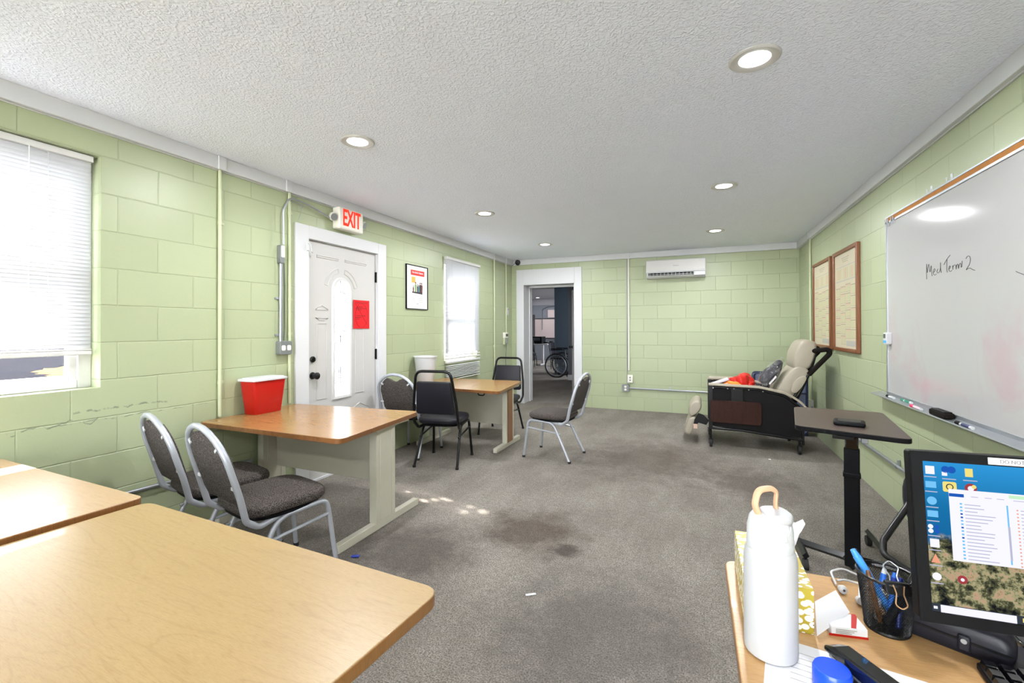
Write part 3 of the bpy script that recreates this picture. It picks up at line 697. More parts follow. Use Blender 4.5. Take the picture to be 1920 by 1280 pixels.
# ------------------------------------------------------------------ things on the tables
t_ = thing('sharps_container', 'red tapered plastic container with white lid on the middle table', 'container', (-2.895, 2.325, .69))
def rr_(w, d): return rpoly([(-w/2, -d/2), (w/2, -d/2), (w/2, d/2), (-w/2, d/2)], min(w, d)*.16, 4)
mb = MB(); mb.ringsweep([[Vector((x, y, z)) for x, y in rr_(w, d)] for w, d, z in ((.115, .205, 0), (.12, .212, .006), (.15, .262, .225), (.156, .27, .228), (.156, .27, .236))])
body = mb.build('body', 'red_plastic', t_)
mb = MB(); mb.ringsweep([[Vector((x, y, z)) for x, y in rr_(w, d)] for w, d, z in ((.172, .288, .233), (.174, .29, .236), (.174, .29, .244), (.168, .284, .247), (.14, .25, .247), (.135, .245, .254), (.12, .2, .256))])
mb.build('lid', 'lid_plastic', t_)
t_ = thing('wastebasket', 'tall white round wastebasket standing on the far table', 'wastebasket', (-2.855, 4.34, .67))
mb = MB(); mb.lathe([(.085, .0), (.088, .004), (.122, .285), (.132, .29), (.133, .302), (.124, .304), (.118, .29), (.084, .012), (.001, .01)], seg=44); mb.build('body', 'white_plastic', t_)

# ------------------------------------------------------------------ left wall fittings
def clampring(mb, p, ax, r): mb.cyl(Vector(p)-Vector(ax)*.012, Vector(p)+Vector(ax)*.012, r, 12)
def vpipe(name, label, y, z0, z1, mat='green_paint', r_=.0115, clamps=()):
    t_ = thing(name, label, 'pipe', (LX+.016, y, z0))
    MB().cyl((0, 0, 0), (0, 0, z1-z0), r_, 12).build('pipe', mat, t_)
    for z in clamps:
        m_ = MB(); clampring(m_, (0, 0, z-z0), (0, 0, 1), r_+.003); m_.span((-.016, -.006, z-z0-.008), (-.008, .036, z-z0+.008)); m_.build('clamp', mat, t_)
    return t_
def vcover(y, label):
    return tag(MB().span((LX+.035, y-.028, TZ-.004), (LX+.047, y+.028, CZ-.001)).build('trim_cover', 'trimwhite', bevel=.003), label, 'cover')
vpipe('conduit_pipe', 'green painted pipe running down the wall between the near window and the door', 2.063, .70, TZ, clamps=(2.0, .93))
vcover(2.063, 'white block on the ceiling trim above the pipe nearest the near window')
vpipe('conduit_pipe', 'green painted pipe just left of the exterior door casing', 2.624, .705, TZ, clamps=(2.20, 1.52, 1.25))
vcover(2.60, 'white block on the ceiling trim above the pipe beside the exterior door')
vpipe('conduit_pipe', 'green painted pipe between the far blind and the corner', 6.473, .02, TZ, clamps=(1.0,))
vcover(6.473, 'white block on the ceiling trim right of the far blind')
vpipe('conduit_pipe', 'short green painted pipe above the wall socket in the far left corner', 6.945, 1.21, TZ, clamps=(1.6, 1.9))
vcover(6.945, 'white block on the ceiling trim in the far left corner')
# metal outlet beside the door, with its conduit and cable up to the exit sign
t_ = thing('outlet_box', 'grey metal double socket box left of the exterior door', 'outlet', (LX, 2.565, 1.14))
MB().prism(rpoly([(-.055, -.052), (.055, -.052), (.055, .052), (-.055, .052)], .016, 4), YZ, 0, .05).build('box', 'greybox', t_, bevel=.002)
for s_ in (-1, 1):
    m_ = MB(); m_.prism(superell(.034, .04, 4, 16, s_*.025, 0), YZ, .05, .053); m_.build('socket', 'cream_plastic', t_)
t_ = thing('metal_conduit', 'galvanised conduit with elbow fitting rising from the socket box by the door', 'pipe', (LX, 2.54, 1.19))
MB().cyl((.02, 0, 0), (.02, 0, .62), .0115, 12).build('pipe', 'galv', t_)
MB().prism(rpoly([(-.018, .60), (.018, .60), (.02, .64), (.02, .74), (-.02, .74), (-.02, .64)], .008, 3), YZ, .002, .042).build('elbow', 'greybox', t_, bevel=.003)
MB().prism(rpoly([(-.014, .645), (.014, .645), (.014, .735), (-.014, .735)], .006, 3), YZ, .042, .048).build('cover_plate', 'cream_plastic', t_)
for z in (.05, .33): m_ = MB(); clampring(m_, (.02, 0, z), (0, 0, 1), .0145); m_.span((0, -.04, z-.007), (.01, 0, z+.007)); m_.build('clamp', 'galv', t_)
cb = MB(); cb.tube(arc_fillet([(LX+.045, 2.545, 1.935), (LX+.045, 2.54, 2.20), (LX+.045, 2.60, 2.315), (LX+.045, 2.78, 2.30), (LX+.04, 3.03, 2.245)], [0, .09, .08, .15, 0], n=8), .0075, seg=8)
tag(cb.build('armoured_cable', 'galv'), 'bent metal cable arching from the conduit to the exit sign', 'cable')
cb = MB(); pts = [Vector((LX+.035, 2.60+.012*k, 2.30+.010*math.sin(k*1.9)-.002*k)) for k in range(13)]; cb.tube(arc_fillet(pts, .01), .0022, seg=6); cb.tube(arc_fillet([(LX+.03, 2.74, 2.28), (LX+.012, 2.735, 2.22), (LX+.01, 2.71, 2.15)], .03), .0015, seg=5)
tag(cb.build('wire_tie', 'galv'), 'twisted thin wire hanging on the bent metal cable', 'wire')
cb = MB(); cb.tube(arc_fillet([(LX+.026, 2.562, 1.90), (LX+.02, 2.575, 1.6), (LX+.024, 2.57, 1.3), (LX+.03, 2.56, 1.195)], .2), .004, seg=6)
tag(cb.build('power_cord', 'tube_dark'), 'dark cord running down beside the galvanised conduit', 'cord')
# exit sign
t_ = thing('exit_sign', 'white exit sign with red letters and two lamp heads above the door', 'sign', (LX, 3.24, 2.19))
MB().span((.0, -.15, -.02), (.085, .155, .172)).build('housing', 'cream_plastic', t_, bevel=.012, segs=3)
me_ = text_obj('letters', 'EXIT', .205, 'exit_red', on_left(.0865, .0, .078), t_, .0015, .54, .004)
for s_, nm in ((-1, 'lamp_head'), (1, 'lamp_head')):
    m_ = MB(); a_ = Vector((.8, s_*.25, -.3)).normalized(); c_ = Vector((.05, s_*.19, .075)); m_.lathe([(.001, -.035), (.02, -.033), (.036, -.012), (.038, .01), (.034, .016), (.001, .014)], c_, 24, axis=a_); m_.cyl(c_, (.045, s_*.14, .06), .014, 10)
    lh = m_.build(nm, 'cream_plastic', t_)
    m_ = MB(); m_.lathe([(.032, .012), (.031, .019), (.001, .021)], c_, 24, axis=a_)
    for q in range(6): v_ = c_+a_*.021+a_.orthogonal().normalized()*.0
    m_.build('lens', 'galv', lh)
# red notice on the door
t_ = thing('door_notice', 'red paper notice taped to the white exterior door', 'notice', (LX-.012, 3.477, 1.285))
MB().span((0, -.112, 0), (.001, .112, .272)).build('sheet', 'red_paper', t_, smooth=False)
m_ = MB()
for z, a0, a1 in ((.245, -.08, .085), (.205, -.06, .02), (.192, -.08, .07), (.178, -.07, .0), (.12, -.06, .06), (.105, -.08, .0), (.09, -.07, -.03)):
    y = a0
    while y < a1: w_ = random.uniform(.008, .02); m_.span((.001, y, z), (.0016, min(y+w_, a1), z+.005)); y += w_+.005
m_.build('print_lines', 'dark_ink', t_, smooth=False)
m_ = MB(); m_.tube([(.0016, .0+.085*math.cos(2*PI*k/40), .125+.115*math.sin(2*PI*k/40)) for k in range(40)], .0009, True, 5); m_.tube([(.0016, -.09, .245), (.0016, .075, .045)], .0009, seg=5); m_.build('pen_oval', 'dark_ink', t_)
# first-aid poster
t_ = thing('framed_poster', 'black framed poster with red banner between the door and far blind', 'poster', (LX, 4.379, 1.502))
m_ = MB(); w_, h_, b_ = .213, .50, .008
for a, b in (((0, -w_, 0), (.018, -w_+b_, h_)), ((0, w_-b_, 0), (.018, w_, h_)), ((0, -w_, 0), (.018, w_, b_)), ((0, -w_, h_-b_), (.018, w_, h_))): m_.span(a, b)
m_.build('frame', 'black_plastic', t_)
MB().span((.002, -w_+b_, b_), (.01, w_-b_, h_-b_)).build('print', 'poster', t_, smooth=False)
MB().span((.01, -.125, .385), (.0108, .145, .445)).build('banner', simple('poster_red', (196, 44, 34), .6), t_, smooth=False)
text_obj('title', 'First Aid for Seizures', .03, 'paper', on_left(.0112, .01, .418), t_, .0002, .84, .0006)
M['poster_orange'] = simple('poster_orange', (226, 160, 70), .6); M['p_brown'] = simple('p_brown', (110, 62, 48), .6); M['p_green'] = simple('p_green', (120, 150, 96), .6); M['p_dark'] = simple('p_dark', (54, 42, 54), .6); M['p_teal'] = simple('p_teal', (90, 150, 150), .6)
MB().prism(rpoly([(-.11, .30), (-.035, .30), (-.035, .368), (-.11, .368)], .01), YZ, .01, .0106).build('badge', 'poster_orange', t_, smooth=False)
m_ = MB()
def fig(y, z, s_, mi):
    m_.prism([(y-.011*s_, z), (y+.011*s_, z), (y+.014*s_, z+.05*s_), (y+.008*s_, z+.062*s_), (y-.008*s_, z+.062*s_), (y-.014*s_, z+.05*s_)], YZ, .01, .0107, mi); m_.prism([(y+.008*s_*math.cos(k*PI/5), z+.072*s_+.009*s_*math.sin(k*PI/5)) for k in range(10)], YZ, .01, .0107, 0)
for y, z, s_, mi in ((-.075, .195, .9, 0), (-.03, .2, 1.4, 1), (.01, .2, 1.1, 2), (.03, .2, 1.0, 3), (.06, .2, 1.4, 2), (.09, .2, 1.4, 0)): fig(y, z, s_, mi)
m_.prism([(-.1, .185), (.105, .175), (.105, .2), (-.1, .2)], YZ, .01, .0105, 2)
m_.build('figures', ['p_brown', 'p_green', 'p_dark', 'p_teal'], t_, smooth=False)
m_ = MB()
for c0 in (-.11, .02):
    for k in range(7): m_.span((.01, c0, .135-k*.0085), (.0105, c0+random.uniform(.07, .105), .138-k*.0085))
m_.span((.01, -.02, .06), (.0105, .03, .067)); m_.span((.01, -.05, .045), (.0105, .06, .048)); m_.build('print_lines', 'grey_ink', t_, smooth=False)
# small fittings near the far corner
t_ = thing('remote_control', 'small white remote control in a holder on the wall near the corner', 'remote control', (LX, 7.02, 1.50))
MB().span((0, -.025, 0), (.022, .025, .125)).build('holder', 'white_plastic', t_, bevel=.004); MB().span((.022, -.012, .085), (.024, .012, .11)).build('screen', 'greybox', t_)
t_ = thing('wall_socket', 'white wall socket with a charger plugged in beside the inner doorway', 'outlet', (LX, 6.90, 1.06))
MB().span((0, -.055, .06), (.045, .06, .15)).build('box', 'cream_plastic', t_, bevel=.004)
m_ = MB(); m_.prism(superell(.03, .045, 3, 14, -.02, .105), YZ, .045, .049); m_.prism(superell(.03, .05, 3, 14, .028, .105), YZ, .045, .05); m_.build('socket', 'black_plastic', t_)
MB().span((0, -.05, -.05), (.03, -.005, .06)).build('cover_plate', 'green_paint', t_, bevel=.003)
MB().span((.0, .0, -.04), (.05, .05, .055)).build('charger', 'greybox', t_, bevel=.006)
cb = MB(); cb.tube(arc_fillet([(LX+.03, 6.93, 1.02), (LX+.015, 6.93, .8), (LX+.02, 6.92, .45), (LX+.03, 6.85, .3), (LX+.03, 6.7, .05)], .1), .003, seg=6)
tag(cb.build('charger_cord', 'tube_dark'), 'thin dark cord hanging from the charger near the inner doorway', 'cord')
t_ = thing('dome_camera', 'small black dome camera in the far left ceiling corner', 'camera', (-2.865, BY-.035, 2.40))
m_ = MB(); m_.lathe([(.045, 0), (.045, .02), (.04, .028), (.001, .03)], (0, 0, 0), 24, axis=(0, -1, 0)); m_.build('base', 'black_plastic', t_)
m_ = MB(); m_.lathe([(.036, .02), (.04, .04), (.034, .062), (.018, .076), (.001, .08)], (.008, 0, -.008), 24, axis=(.1, -1, -.25)); m_.build('dome', 'black_gloss', t_)
tag(MB().tube(arc_fillet([(LX+.03, 7.18, 2.35), (-2.90, BY-.05, 2.40), (-2.84, BY-.04, 2.43)], .02), .003, seg=6).build('camera_cord', 'tube_dark'), 'short dark cord at the dome camera in the corner', 'cord')
# low conduit behind the near chairs, socket and paper bits
t_ = thing('metal_conduit', 'horizontal grey conduit low on the left wall behind the near chairs', 'pipe', (LX, 1.2, .37))
MB().cyl((.016, -.9, .03), (.016, 1.1, -.025), .011, 12).build('pipe', 'galv', t_)
m_ = MB(); clampring(m_, (.016, .5, -.008), (0, 1, 0), .0145); m_.build('clamp', 'galv', t_)

# ------------------------------------------------------------------ back wall fittings
t_ = thing('conduit_pipe', 'cream painted double pipe running down the back wall beside the air conditioner', 'pipe', (-1.02, BY, .62))
MB().cyl((0, -.014, 0), (0, -.014, TZ-.62), .012, 12).build('pipe', 'cream_plastic', t_)
MB().cyl((-.028, -.010, -.22), (-.028, -.010, TZ-.62), .006, 10).build('pipe', 'galv', t_)
tag(MB().span((-1.055, BY-.047, TZ-.004), (-.995, BY-.035, CZ-.001)).build('trim_cover', 'trimwhite', bevel=.003), 'white block on the ceiling trim of the back wall', 'cover')
t_ = thing('wall_socket', 'cream double socket low on the back wall above the metal box', 'outlet', (-1.0, BY, .43))
MB().span((-.04, -.04, 0), (.04, 0, .12)).build('box', 'cream_plastic', t_, bevel=.004)
m_ = MB(); m_.prism(superell(.022, .026, 4, 12, 0, .04), XZ, -.043, -.04); m_.prism(superell(.022, .026, 4, 12, 0, .08), XZ, -.043, -.04); m_.build('socket', 'greybox', t_)
t_ = thing('outlet_box', 'grey metal double socket box low on the back wall', 'outlet', (-1.07, BY, .345))
MB().prism(rpoly([(-.055, -.055), (.055, -.055), (.055, .055), (-.055, .055)], .018, 4), XZ, -.05, 0).build('box', 'greybox', t_, bevel=.002)
for q in (-.022, .022): MB().prism(superell(.034, .032, 4, 14, 0, q), XZ, -.053, -.05).build('socket', 'cream_plastic', t_)
t_ = thing('metal_conduit', 'horizontal grey conduit low along the back wall behind the recliner', 'pipe', (-1.015, BY, .345))
MB().cyl((0, -.018, 0), (2.25, -.018, -.015), .0115, 12).build('pipe', 'galv', t_)
for q in (.6, 1.7): m_ = MB(); clampring(m_, (q, -.018, -.003), (1, 0, 0), .0145); m_.span((q-.01, -.02, 0), (q+.01, 0, .035)); m_.build('clamp', 'galv', t_)
# air conditioner
t_ = thing('air_conditioner', 'white wall mounted air conditioner high on the green back wall', 'air conditioner', (-.325, BY, 2.02))
prof = [(0, .262), (-.19, .262), (-.205, .25), (-.212, .09), (-.205, .07), (-.16, .075), (-.13, .03), (-.16, .012), (-.15, .0), (0, 0)]
MB().prism([(y, z) for y, z in prof], lambda u, v, d: Vector((d, u, v)), -.41, .41).build('housing', 'white_plastic', t_, bevel=.004)
MB().span((-.405, -.215, .10), (.405, -.208, .255)).build('front_panel', 'white', t_, bevel=.004)
MB().span((-.40, -.2105, .082), (.40, -.2075, .096)).build('panel_gap', 'tube_dark', t_)
m_ = MB(); m_.span((-.40, -.20, .02), (-.385, -.16, .08)); m_.span((.25, -.20, .018), (.405, -.15, .08)); m_.build('end_cap', 'white_plastic', t_, bevel=.003)
MB().box((-.07, -.168, .048), (.62, .004, .055)).build('vent', 'black_plastic', t_)
m_ = MB()
for k in range(12): m_.box((-.36+k*.052, -.175, .048), (.004, .012, .05))
m_.box((-.07, -.18, .05), (.62, .01, .004)); m_.build('louvres', 'white_plastic', t_)
MB().box((-.07, -.185, .018), (.63, .05, .005), Matrix.Rotation(-.5, 3, 'X')).build('flap', 'white_plastic', t_)
MB().span((-.03, -.2165, .165), (.05, -.215, .172)).build('brand_mark', 'grey_ink', t_)

# ------------------------------------------------------------------ right wall
t_ = thing('whiteboard', 'large wall whiteboard with handwriting on the right wall', 'whiteboard', (RX, 2.6, .80))
y0, y1 = .5-2.6, 4.047-2.6
MB().span((-.018, y0, .02), (0, y1, 1.24)).build('panel', 'whiteboard', t_, smooth=False)
m_ = MB(); m_.span((-.024, y1-.012, .0), (0, y1+.004, 1.26)); m_.span((-.024, y0, .0), (0, y1, .022)); m_.span((-.024, y0, 1.262), (0, y1+.004, 1.272)); m_.span((-.024, y0, 1.222), (0, y1, 1.236)); m_.span((-.024, y0-.004, 0), (0, y0+.01, 1.27)); m_.build('frame', 'galv', t_, bevel=.001)
MB().span((-.021, y0, 1.236), (0, y1, 1.262)).build('cork_strip', 'cork', t_)
m_ = MB(); m_.prism([(-.02, .004), (-.068, -.010), (-.076, -.005), (-.079, -.012), (-.070, -.018), (-.02, -.008), (0, -.008), (0, .004)], lambda u, v, d: Vector((u, d, v)), y0, y1+.16)
m_.build('marker_tray', 'galv', t_, bevel=.001)
ST = {'M': [(3.429, 1.568), (3.432, 1.606), (3.427, 1.666), (3.424, 1.635), (3.421, 1.597), (3.41, 1.637), (3.4, 1.659), (3.392, 1.627), (3.386, 1.6), (3.377, 1.629), (3.37, 1.645), (3.368, 1.616), (3.362, 1.58)],
'e': [(3.35, 1.599), (3.332, 1.602), (3.322, 1.612), (3.33, 1.621), (3.343, 1.613), (3.347, 1.593), (3.332, 1.581), (3.309, 1.586)],
'd': [(3.289, 1.613), (3.302, 1.606), (3.302, 1.594), (3.286, 1.588), (3.27, 1.598), (3.262, 1.615), (3.261, 1.655), (3.26, 1.611), (3.253, 1.588)],
'T1': [(3.222, 1.628), (3.207, 1.642), (3.184, 1.657), (3.154, 1.672)], 'T2': [(3.187, 1.656), (3.19, 1.634), (3.191, 1.595), (3.185, 1.582)],
'e2': [(3.173, 1.598), (3.158, 1.6), (3.151, 1.609), (3.159, 1.616), (3.17, 1.606), (3.169, 1.589), (3.154, 1.582), (3.138, 1.587)],
'r': [(3.13, 1.612), (3.127, 1.588), (3.128, 1.603), (3.116, 1.613), (3.105, 1.613)],
'm': [(3.096, 1.612), (3.094, 1.585), (3.091, 1.602), (3.08, 1.615), (3.072, 1.609), (3.071, 1.585), (3.065, 1.604), (3.054, 1.616), (3.046, 1.61), (3.045, 1.591), (3.037, 1.595), (3.034, 1.624)],
'two': [(2.999, 1.631), (2.984, 1.642), (2.963, 1.639), (2.955, 1.62), (2.968, 1.596), (2.994, 1.578), (2.998, 1.573), (2.982, 1.579), (2.96, 1.579), (2.937, 1.567), (2.919, 1.563)], 'x': [(2.608, 1.522), (2.595, 1.516), (2.55, 1.5), (2.50, 1.51)]}
m_ = MB()
for k, v in ST.items(): m_.tube(arc_fillet([(-.0185, a-2.6, b-.80) for a, b in v], .02, n=4), .0013, seg=5)
m_.build('handwriting', 'black_ink', t_)
def marker(label, y, z, cap, band, L=.125, dx=-.05):
    o_ = thing('dry_erase_marker', label, 'marker', (RX+dx, y, z), 0, 'markers on the whiteboard tray')
    MB().cyl((0, -L/2, .009), (0, L/2-.04, .009), .0085, 12).build('barrel', 'white_plastic', o_)
    MB().cyl((0, L/2-.042, .009), (0, L/2, .009), .0092, 12).build('cap', cap, o_)
    MB().cyl((0, -L/2+.02, .009), (0, L/2-.06, .009), .0088, 12).build('print_band', band, o_)
    return o_
M['mk_green'] = simple('mk_green', (0, 120, 92), .4); M['mk_pink'] = simple('mk_pink', (228, 30, 90), .4); M['mk_soft'] = simple('mk_soft', (222, 190, 198), .4); M['mk_navy'] = simple('mk_navy', (40, 46, 92), .4)
marker('white marker with black cap at the left end of the whiteboard tray', 3.90, .792, 'black_plastic', 'white_plastic')
marker('thick marker with green print on the whiteboard tray', 3.68, .796, 'mk_green', 'mk_green', .15, -.035)
marker('marker with pink cap on the whiteboard tray', 3.47, .790, 'mk_pink', 'mk_soft', .14, -.06)
marker('marker with black cap right of the eraser on the whiteboard tray', 2.93, .790, 'black_plastic', 'mk_navy', .15, -.06)
t_ = thing('board_eraser', 'black felt eraser lying on the whiteboard tray', 'eraser', (RX-.052, 3.18, .797))
m_ = MB(); m_.pad(rpoly([(-.024, -.09), (.024, -.09), (.024, .09), (-.024, .09)], .012), XY, 0, .03, .009); m_.build('felt', 'foam', t_); MB().span((-.018, -.075, .028), (.018, .075, .036)).build('grip', 'black_plastic', t_, bevel=.003)
t_ = thing('wall_timer', 'small white digital timer stuck on the left edge of the whiteboard', 'timer', (RX-.018, 4.0, 1.16))
MB().prism(rpoly([(-.032, 0), (.032, 0), (.032, .085), (-.032, .085)], .012), YZ, -.03, 0).build('body', 'white_plastic', t_, bevel=.003)
MB().span((-.032, -.008, .045), (-.03, .024, .075)).build('screen', 'tube_dark', t_); MB().span((-.033, -.022, .012), (-.03, .024, .03)).build('button', simple('button_blue', (60, 160, 220), .4), t_)
m_ = MB(); m_.tube(arc_fillet([(-.006, .02, .0), (-.006, .024, -.04), (-.006, .008, -.06), (-.006, .0, -.03), (-.006, .006, .0)], .015), .0015, seg=5); m_.build('lanyard', 'white_plastic', t_)
for y, lb in ((3.40, 'clear adhesive hook above the whiteboard, the left one'), (3.17, 'clear adhesive hook above the whiteboard, the right one')):
    t_ = thing('wall_hook', lb, 'hook', (RX, y, 2.085), 0, 'adhesive hooks above the whiteboard'); MB().span((-.004, -.012, -.012), (0, .012, .03)).build('plate', 'lid_plastic', t_, bevel=.002)
    m_ = MB(); m_.tube(arc_fillet([(-.004, 0, .012), (-.006, 0, -.01), (-.022, 0, -.012), (-.024, 0, .012)], .01), .0035, seg=8); m_.build('hook', 'lid_plastic', t_)
for k, y in enumerate((4.035, 3.99, 3.93, 3.895)):
    t_ = thing('spring_clip', ['steel spring clip on the top left corner of the whiteboard', 'steel spring clip second from the left on the whiteboard rail', 'steel spring clip third from the left on the whiteboard rail', 'steel spring clip fourth from the left on the whiteboard rail'][k], 'clip', (RX-.022, y, 2.03), 0, 'spring clips on the whiteboard rail')
    m_ = MB(); m_.tube(arc_fillet([(0, -.006, -.03), (-.006, -.004, .0), (-.01, 0, .03), (-.006, .004, 0), (0, .006, -.03)], .01), .0025, seg=6); m_.build('wire', 'galv', t_); MB().span((-.008, -.008, -.008), (0, .008, .006)).build('jaw', 'greybox', t_, bevel=.001)
M['chart'] = simple('chart_paper', (192, 182, 158), .45); M['chart_line'] = simple('chart_line', (150, 138, 122), .6); M['chart_pink'] = simple('chart_pink', (200, 168, 150), .6); M['chart_grey'] = simple('chart_grey', (168, 168, 160), .6); M['chart_box'] = simple('chart_box', (184, 180, 146), .5)
def chart(label, yc, w_, z0, h_, seed):
    rnd = random.Random(seed)
    t_ = thing('framed_chart', label, 'poster', (RX, yc, z0), 0, 'brown framed charts on the right wall'); b = .035; hw = w_/2
    for a, c_ in (((-.03, -hw, 0), (0, -hw+b, h_)), ((-.03, hw-b, 0), (0, hw, h_)), ((-.03, -hw+b, 0), (0, hw-b, b)), ((-.03, -hw+b, h_-b), (0, hw-b, h_))): MB().span(a, c_).build('frame_side', 'frame_wood', t_, bevel=.006)
    MB().span((-.014, -hw+b, b), (-.004, hw-b, h_-b)).build('print', 'chart', t_, smooth=False)
    m_ = MB(); X = -.0145
    def rect(y0, y1, z0, z1, mi, th=.0035): 
        m_.span((X-.0004, y0, z0), (X, y1, z1), mi)
    iw = hw-b-.03
    for k in range(3): rect(-.12+.02*k, .12-.02*k, h_-.085-.018*k, h_-.080-.018*k, 0)
    rect(-iw, iw, h_-.165, h_-.158, 2); rect(-iw, iw, h_-.30, h_-.29, 2)
    for k in range(3):
        y = -iw+.03+k*iw*.66; rect(y, y+iw*.5, h_-.285, h_-.175, 3); m_.span((X-.0008, y+iw*.18, h_-.275), (X-.0004, y+iw*.32, h_-.185), 1)
    cols = 4; cw = 2*iw/cols
    for c_ in range(cols):
        z = h_-.33-rnd.uniform(0, .03)
        while z > b+.1:
            hh_ = rnd.uniform(.05, .10); y = -iw+c_*cw
            rect(y+.006, y+cw-.006, z-hh_, z, 3); m_.span((X-.0008, y+.006, z-.007), (X-.0004, y+cw-.006, z), 0); m_.span((X-.0008, y+.006, z-hh_), (X-.0004, y+cw-.006, z-hh_+.003), 0)
            if rnd.random() < .35: m_.span((X-.0008, y+.01, z-.022), (X-.0004, y+cw-.01, z-.01), 1)
            z -= hh_+.012
    m_.span((X-.0016, -iw, b+.02), (X-.0009, -.02, b+.07), 2); m_.build('printed_grid', ['chart_line', 'chart_pink', 'chart_grey', 'chart_box'], t_, smooth=False)
chart('brown framed printed chart nearer the corner on the right wall', 5.945, .77, 1.055, .96, 3)
chart('brown framed printed chart nearer the whiteboard on the right wall', 5.07, .76, 1.055, .96, 5)
t_ = thing('conduit_pipe', 'green painted pipe down the right wall behind the recliner', 'pipe', (RX, 6.50, .38))
MB().cyl((-.016, 0, 0), (-.016, 0, TZ-.38), .012, 12).build('pipe', 'green_paint', t_)
for z in (1.35,): m_ = MB(); clampring(m_, (-.016, 0, z), (0, 0, 1), .0155); m_.build('clamp', 'green_paint', t_)
tag(MB().span((RX-.047, 6.46, TZ-.004), (RX-.035, 6.53, CZ-.001)).build('trim_cover', 'trimwhite', bevel=.003), 'white block on the ceiling trim of the right wall', 'cover')
t_ = thing('outlet_box', 'small metal and cream socket boxes low on the right wall behind the recliner', 'outlet', (RX, 6.5, .29))
MB().span((-.045, -.06, 0), (0, .05, .11)).build('box', 'cream_plastic', t_, bevel=.004); MB().span((-.05, .055, .0), (0, .13, .1)).build('box', 'greybox', t_, bevel=.004)
t_ = thing('metal_conduit', 'grey conduit running low along the right wall towards the viewer', 'pipe', (RX-.003, 4.0, .326))
MB().cyl((-.016, -3.2, .01), (-.016, 2.43, -.006), .0115, 12).build('pipe', 'galv', t_)
for q in (-.1, 1.5): m_ = MB(); clampring(m_, (-.016, q, 0), (0, 1, 0), .0145); m_.span((-.012, q-.01, 0), (0, q+.01, .045)); m_.build('clamp', 'galv', t_)
MB().span((-.05, .80, -.05), (0, .88, .04)).build('junction', 'greybox', t_, bevel=.004)
# ------------------------------------------------------------------ geriatric recliner (faces -x)
ROOT = (.5, 5.65, 0)
t_ = thing('recliner', 'taupe vinyl medical recliner on casters by the back wall', 'recliner', ROOT)
def RW_(o_): return shift_world(o_, t_)
for (ya, yb) in ((5.335, 5.35), (5.93, 5.945)):
    pnl = [(.12, .64), (.56, .628), (.70, .605), (.82, .565), (.90, .50), (.935, .42), (.94, .165), (.13, .225)]
    RW_(MB().prism(rpoly(pnl, [.0, .1, .1, .1, .08, .05, 0, 0], 4), XZ, ya, yb).build('side_panel', 'dark_panel', t_, bevel=.002))
for s_, ys in ((1, 5.335), (-1, 5.94)):
    fr_ = MB(); fr_.span((.085, ys-.02, .195), (.125, ys+.02, .665)); 
    fr_.tube(arc_fillet([(.11, ys, .645), (.56, ys, .638), (.80, ys, .585), (.95, ys, .46), (.955, ys, .10)], [0, .2, .15, .12, 0], n=6), .013)
    fr_.tube([(.10, ys, .205), (.40, ys, .20), (.95, ys, .148)], .014)
    RW_(fr_.build('side_frame', 'black_metal', t_, bevel=.002))
    ar = MB(); tp = arc_fillet([(.085, 0, .665), (.55, 0, .655), (.80, 0, .61), (.92, 0, .53), (1.0, 0, .44)], .25, n=6)
    rings = []
    for i, p in enumerate(tp):
        d_ = (tp[min(i+1, len(tp)-1)]-tp[max(i-1, 0)]).normalized(); nn = Vector((-d_.z, 0, d_.x)); 
        if nn.z < 0: nn = -nn
        rings.append([p+Vector((0, ys+a*.034, 0))+nn*b for a, b in ((-1, .0), (-1, .012), (-.8, .02), (.8, .02), (1, .012), (1, 0))])
    ar.ringsweep(rings); RW_(ar.build('arm_pad', 'tan', t_))
# walnut side tray with bracket
RW_(MB().prism(rpoly([(.10, .275), (.585, .268), (.585, .508), (.10, .508)], .035, 5), XZ, 5.295, 5.313).build('side_tray', 'walnut', t_, bevel=.004))
RW_(MB().span((.30, 5.312, .48), (.42, 5.33, .635)).build('tray_bracket', 'black_metal', t_, bevel=.003))
RW_(MB().prism(rpoly([(.10, 5.86), (.58, 5.86), (.58, 6.12), (.10, 6.12)], .03), XY, .672, .686).build('folded_tray', 'tan', t_, bevel=.003))
RW_(MB().tube(arc_fillet([(.12, 5.93, .55), (.14, 5.93, .655), (.22, 5.93, .66)], .05), .012).build('tray_bracket', 'black_metal', t_))
# cushions
def prof_pad(name, pts, ya, yb, mat='tan', bev=.03, rad=.04):
    if bev < .006: return RW_(MB().prism(rpoly(pts, rad, 5), XZ, ya, yb).build(name, mat, t_, bevel=bev, segs=4))
    q = [Vector((a, b)) for a, b in pts]
    for _ in range(3): q = [w for i in range(len(q)) for w in (q[i]*.78+q[(i+1) % len(q)]*.22, q[i]*.22+q[(i+1) % len(q)]*.78)]
    o_ = RW_(MB().pad([(p.x, p.y) for p in q], XZ, ya, yb, bev, 6).build(name, mat, t_)); 
    return o_
prof_pad('seat_cushion', [(.10, .50), (.12, .43), (.74, .40), (.76, .49), (.12, .54)], 5.40, 5.89)
prof_pad('backrest', [(.70, .50), (.72, .60), (.79, .74), (.885, .86), (.96, .90), (1.04, .84), (.985, .70), (.90, .52)], 5.41, 5.88, rad=.05)
prof_pad('headrest', [(.905, .82), (.885, .90), (.90, 1.02), (.955, 1.135), (1.03, 1.16), (1.11, 1.125), (1.085, .98), (1.035, .845), (.96, .85)], 5.42, 5.87, rad=.045, bev=.05)
prof_pad('side_wing', [(.855, .62), (.87, .70), (.93, .775), (.985, .795), (1.0, .765), (.96, .68), (.90, .605)], 5.372, 5.408, rad=.03, bev=.008)
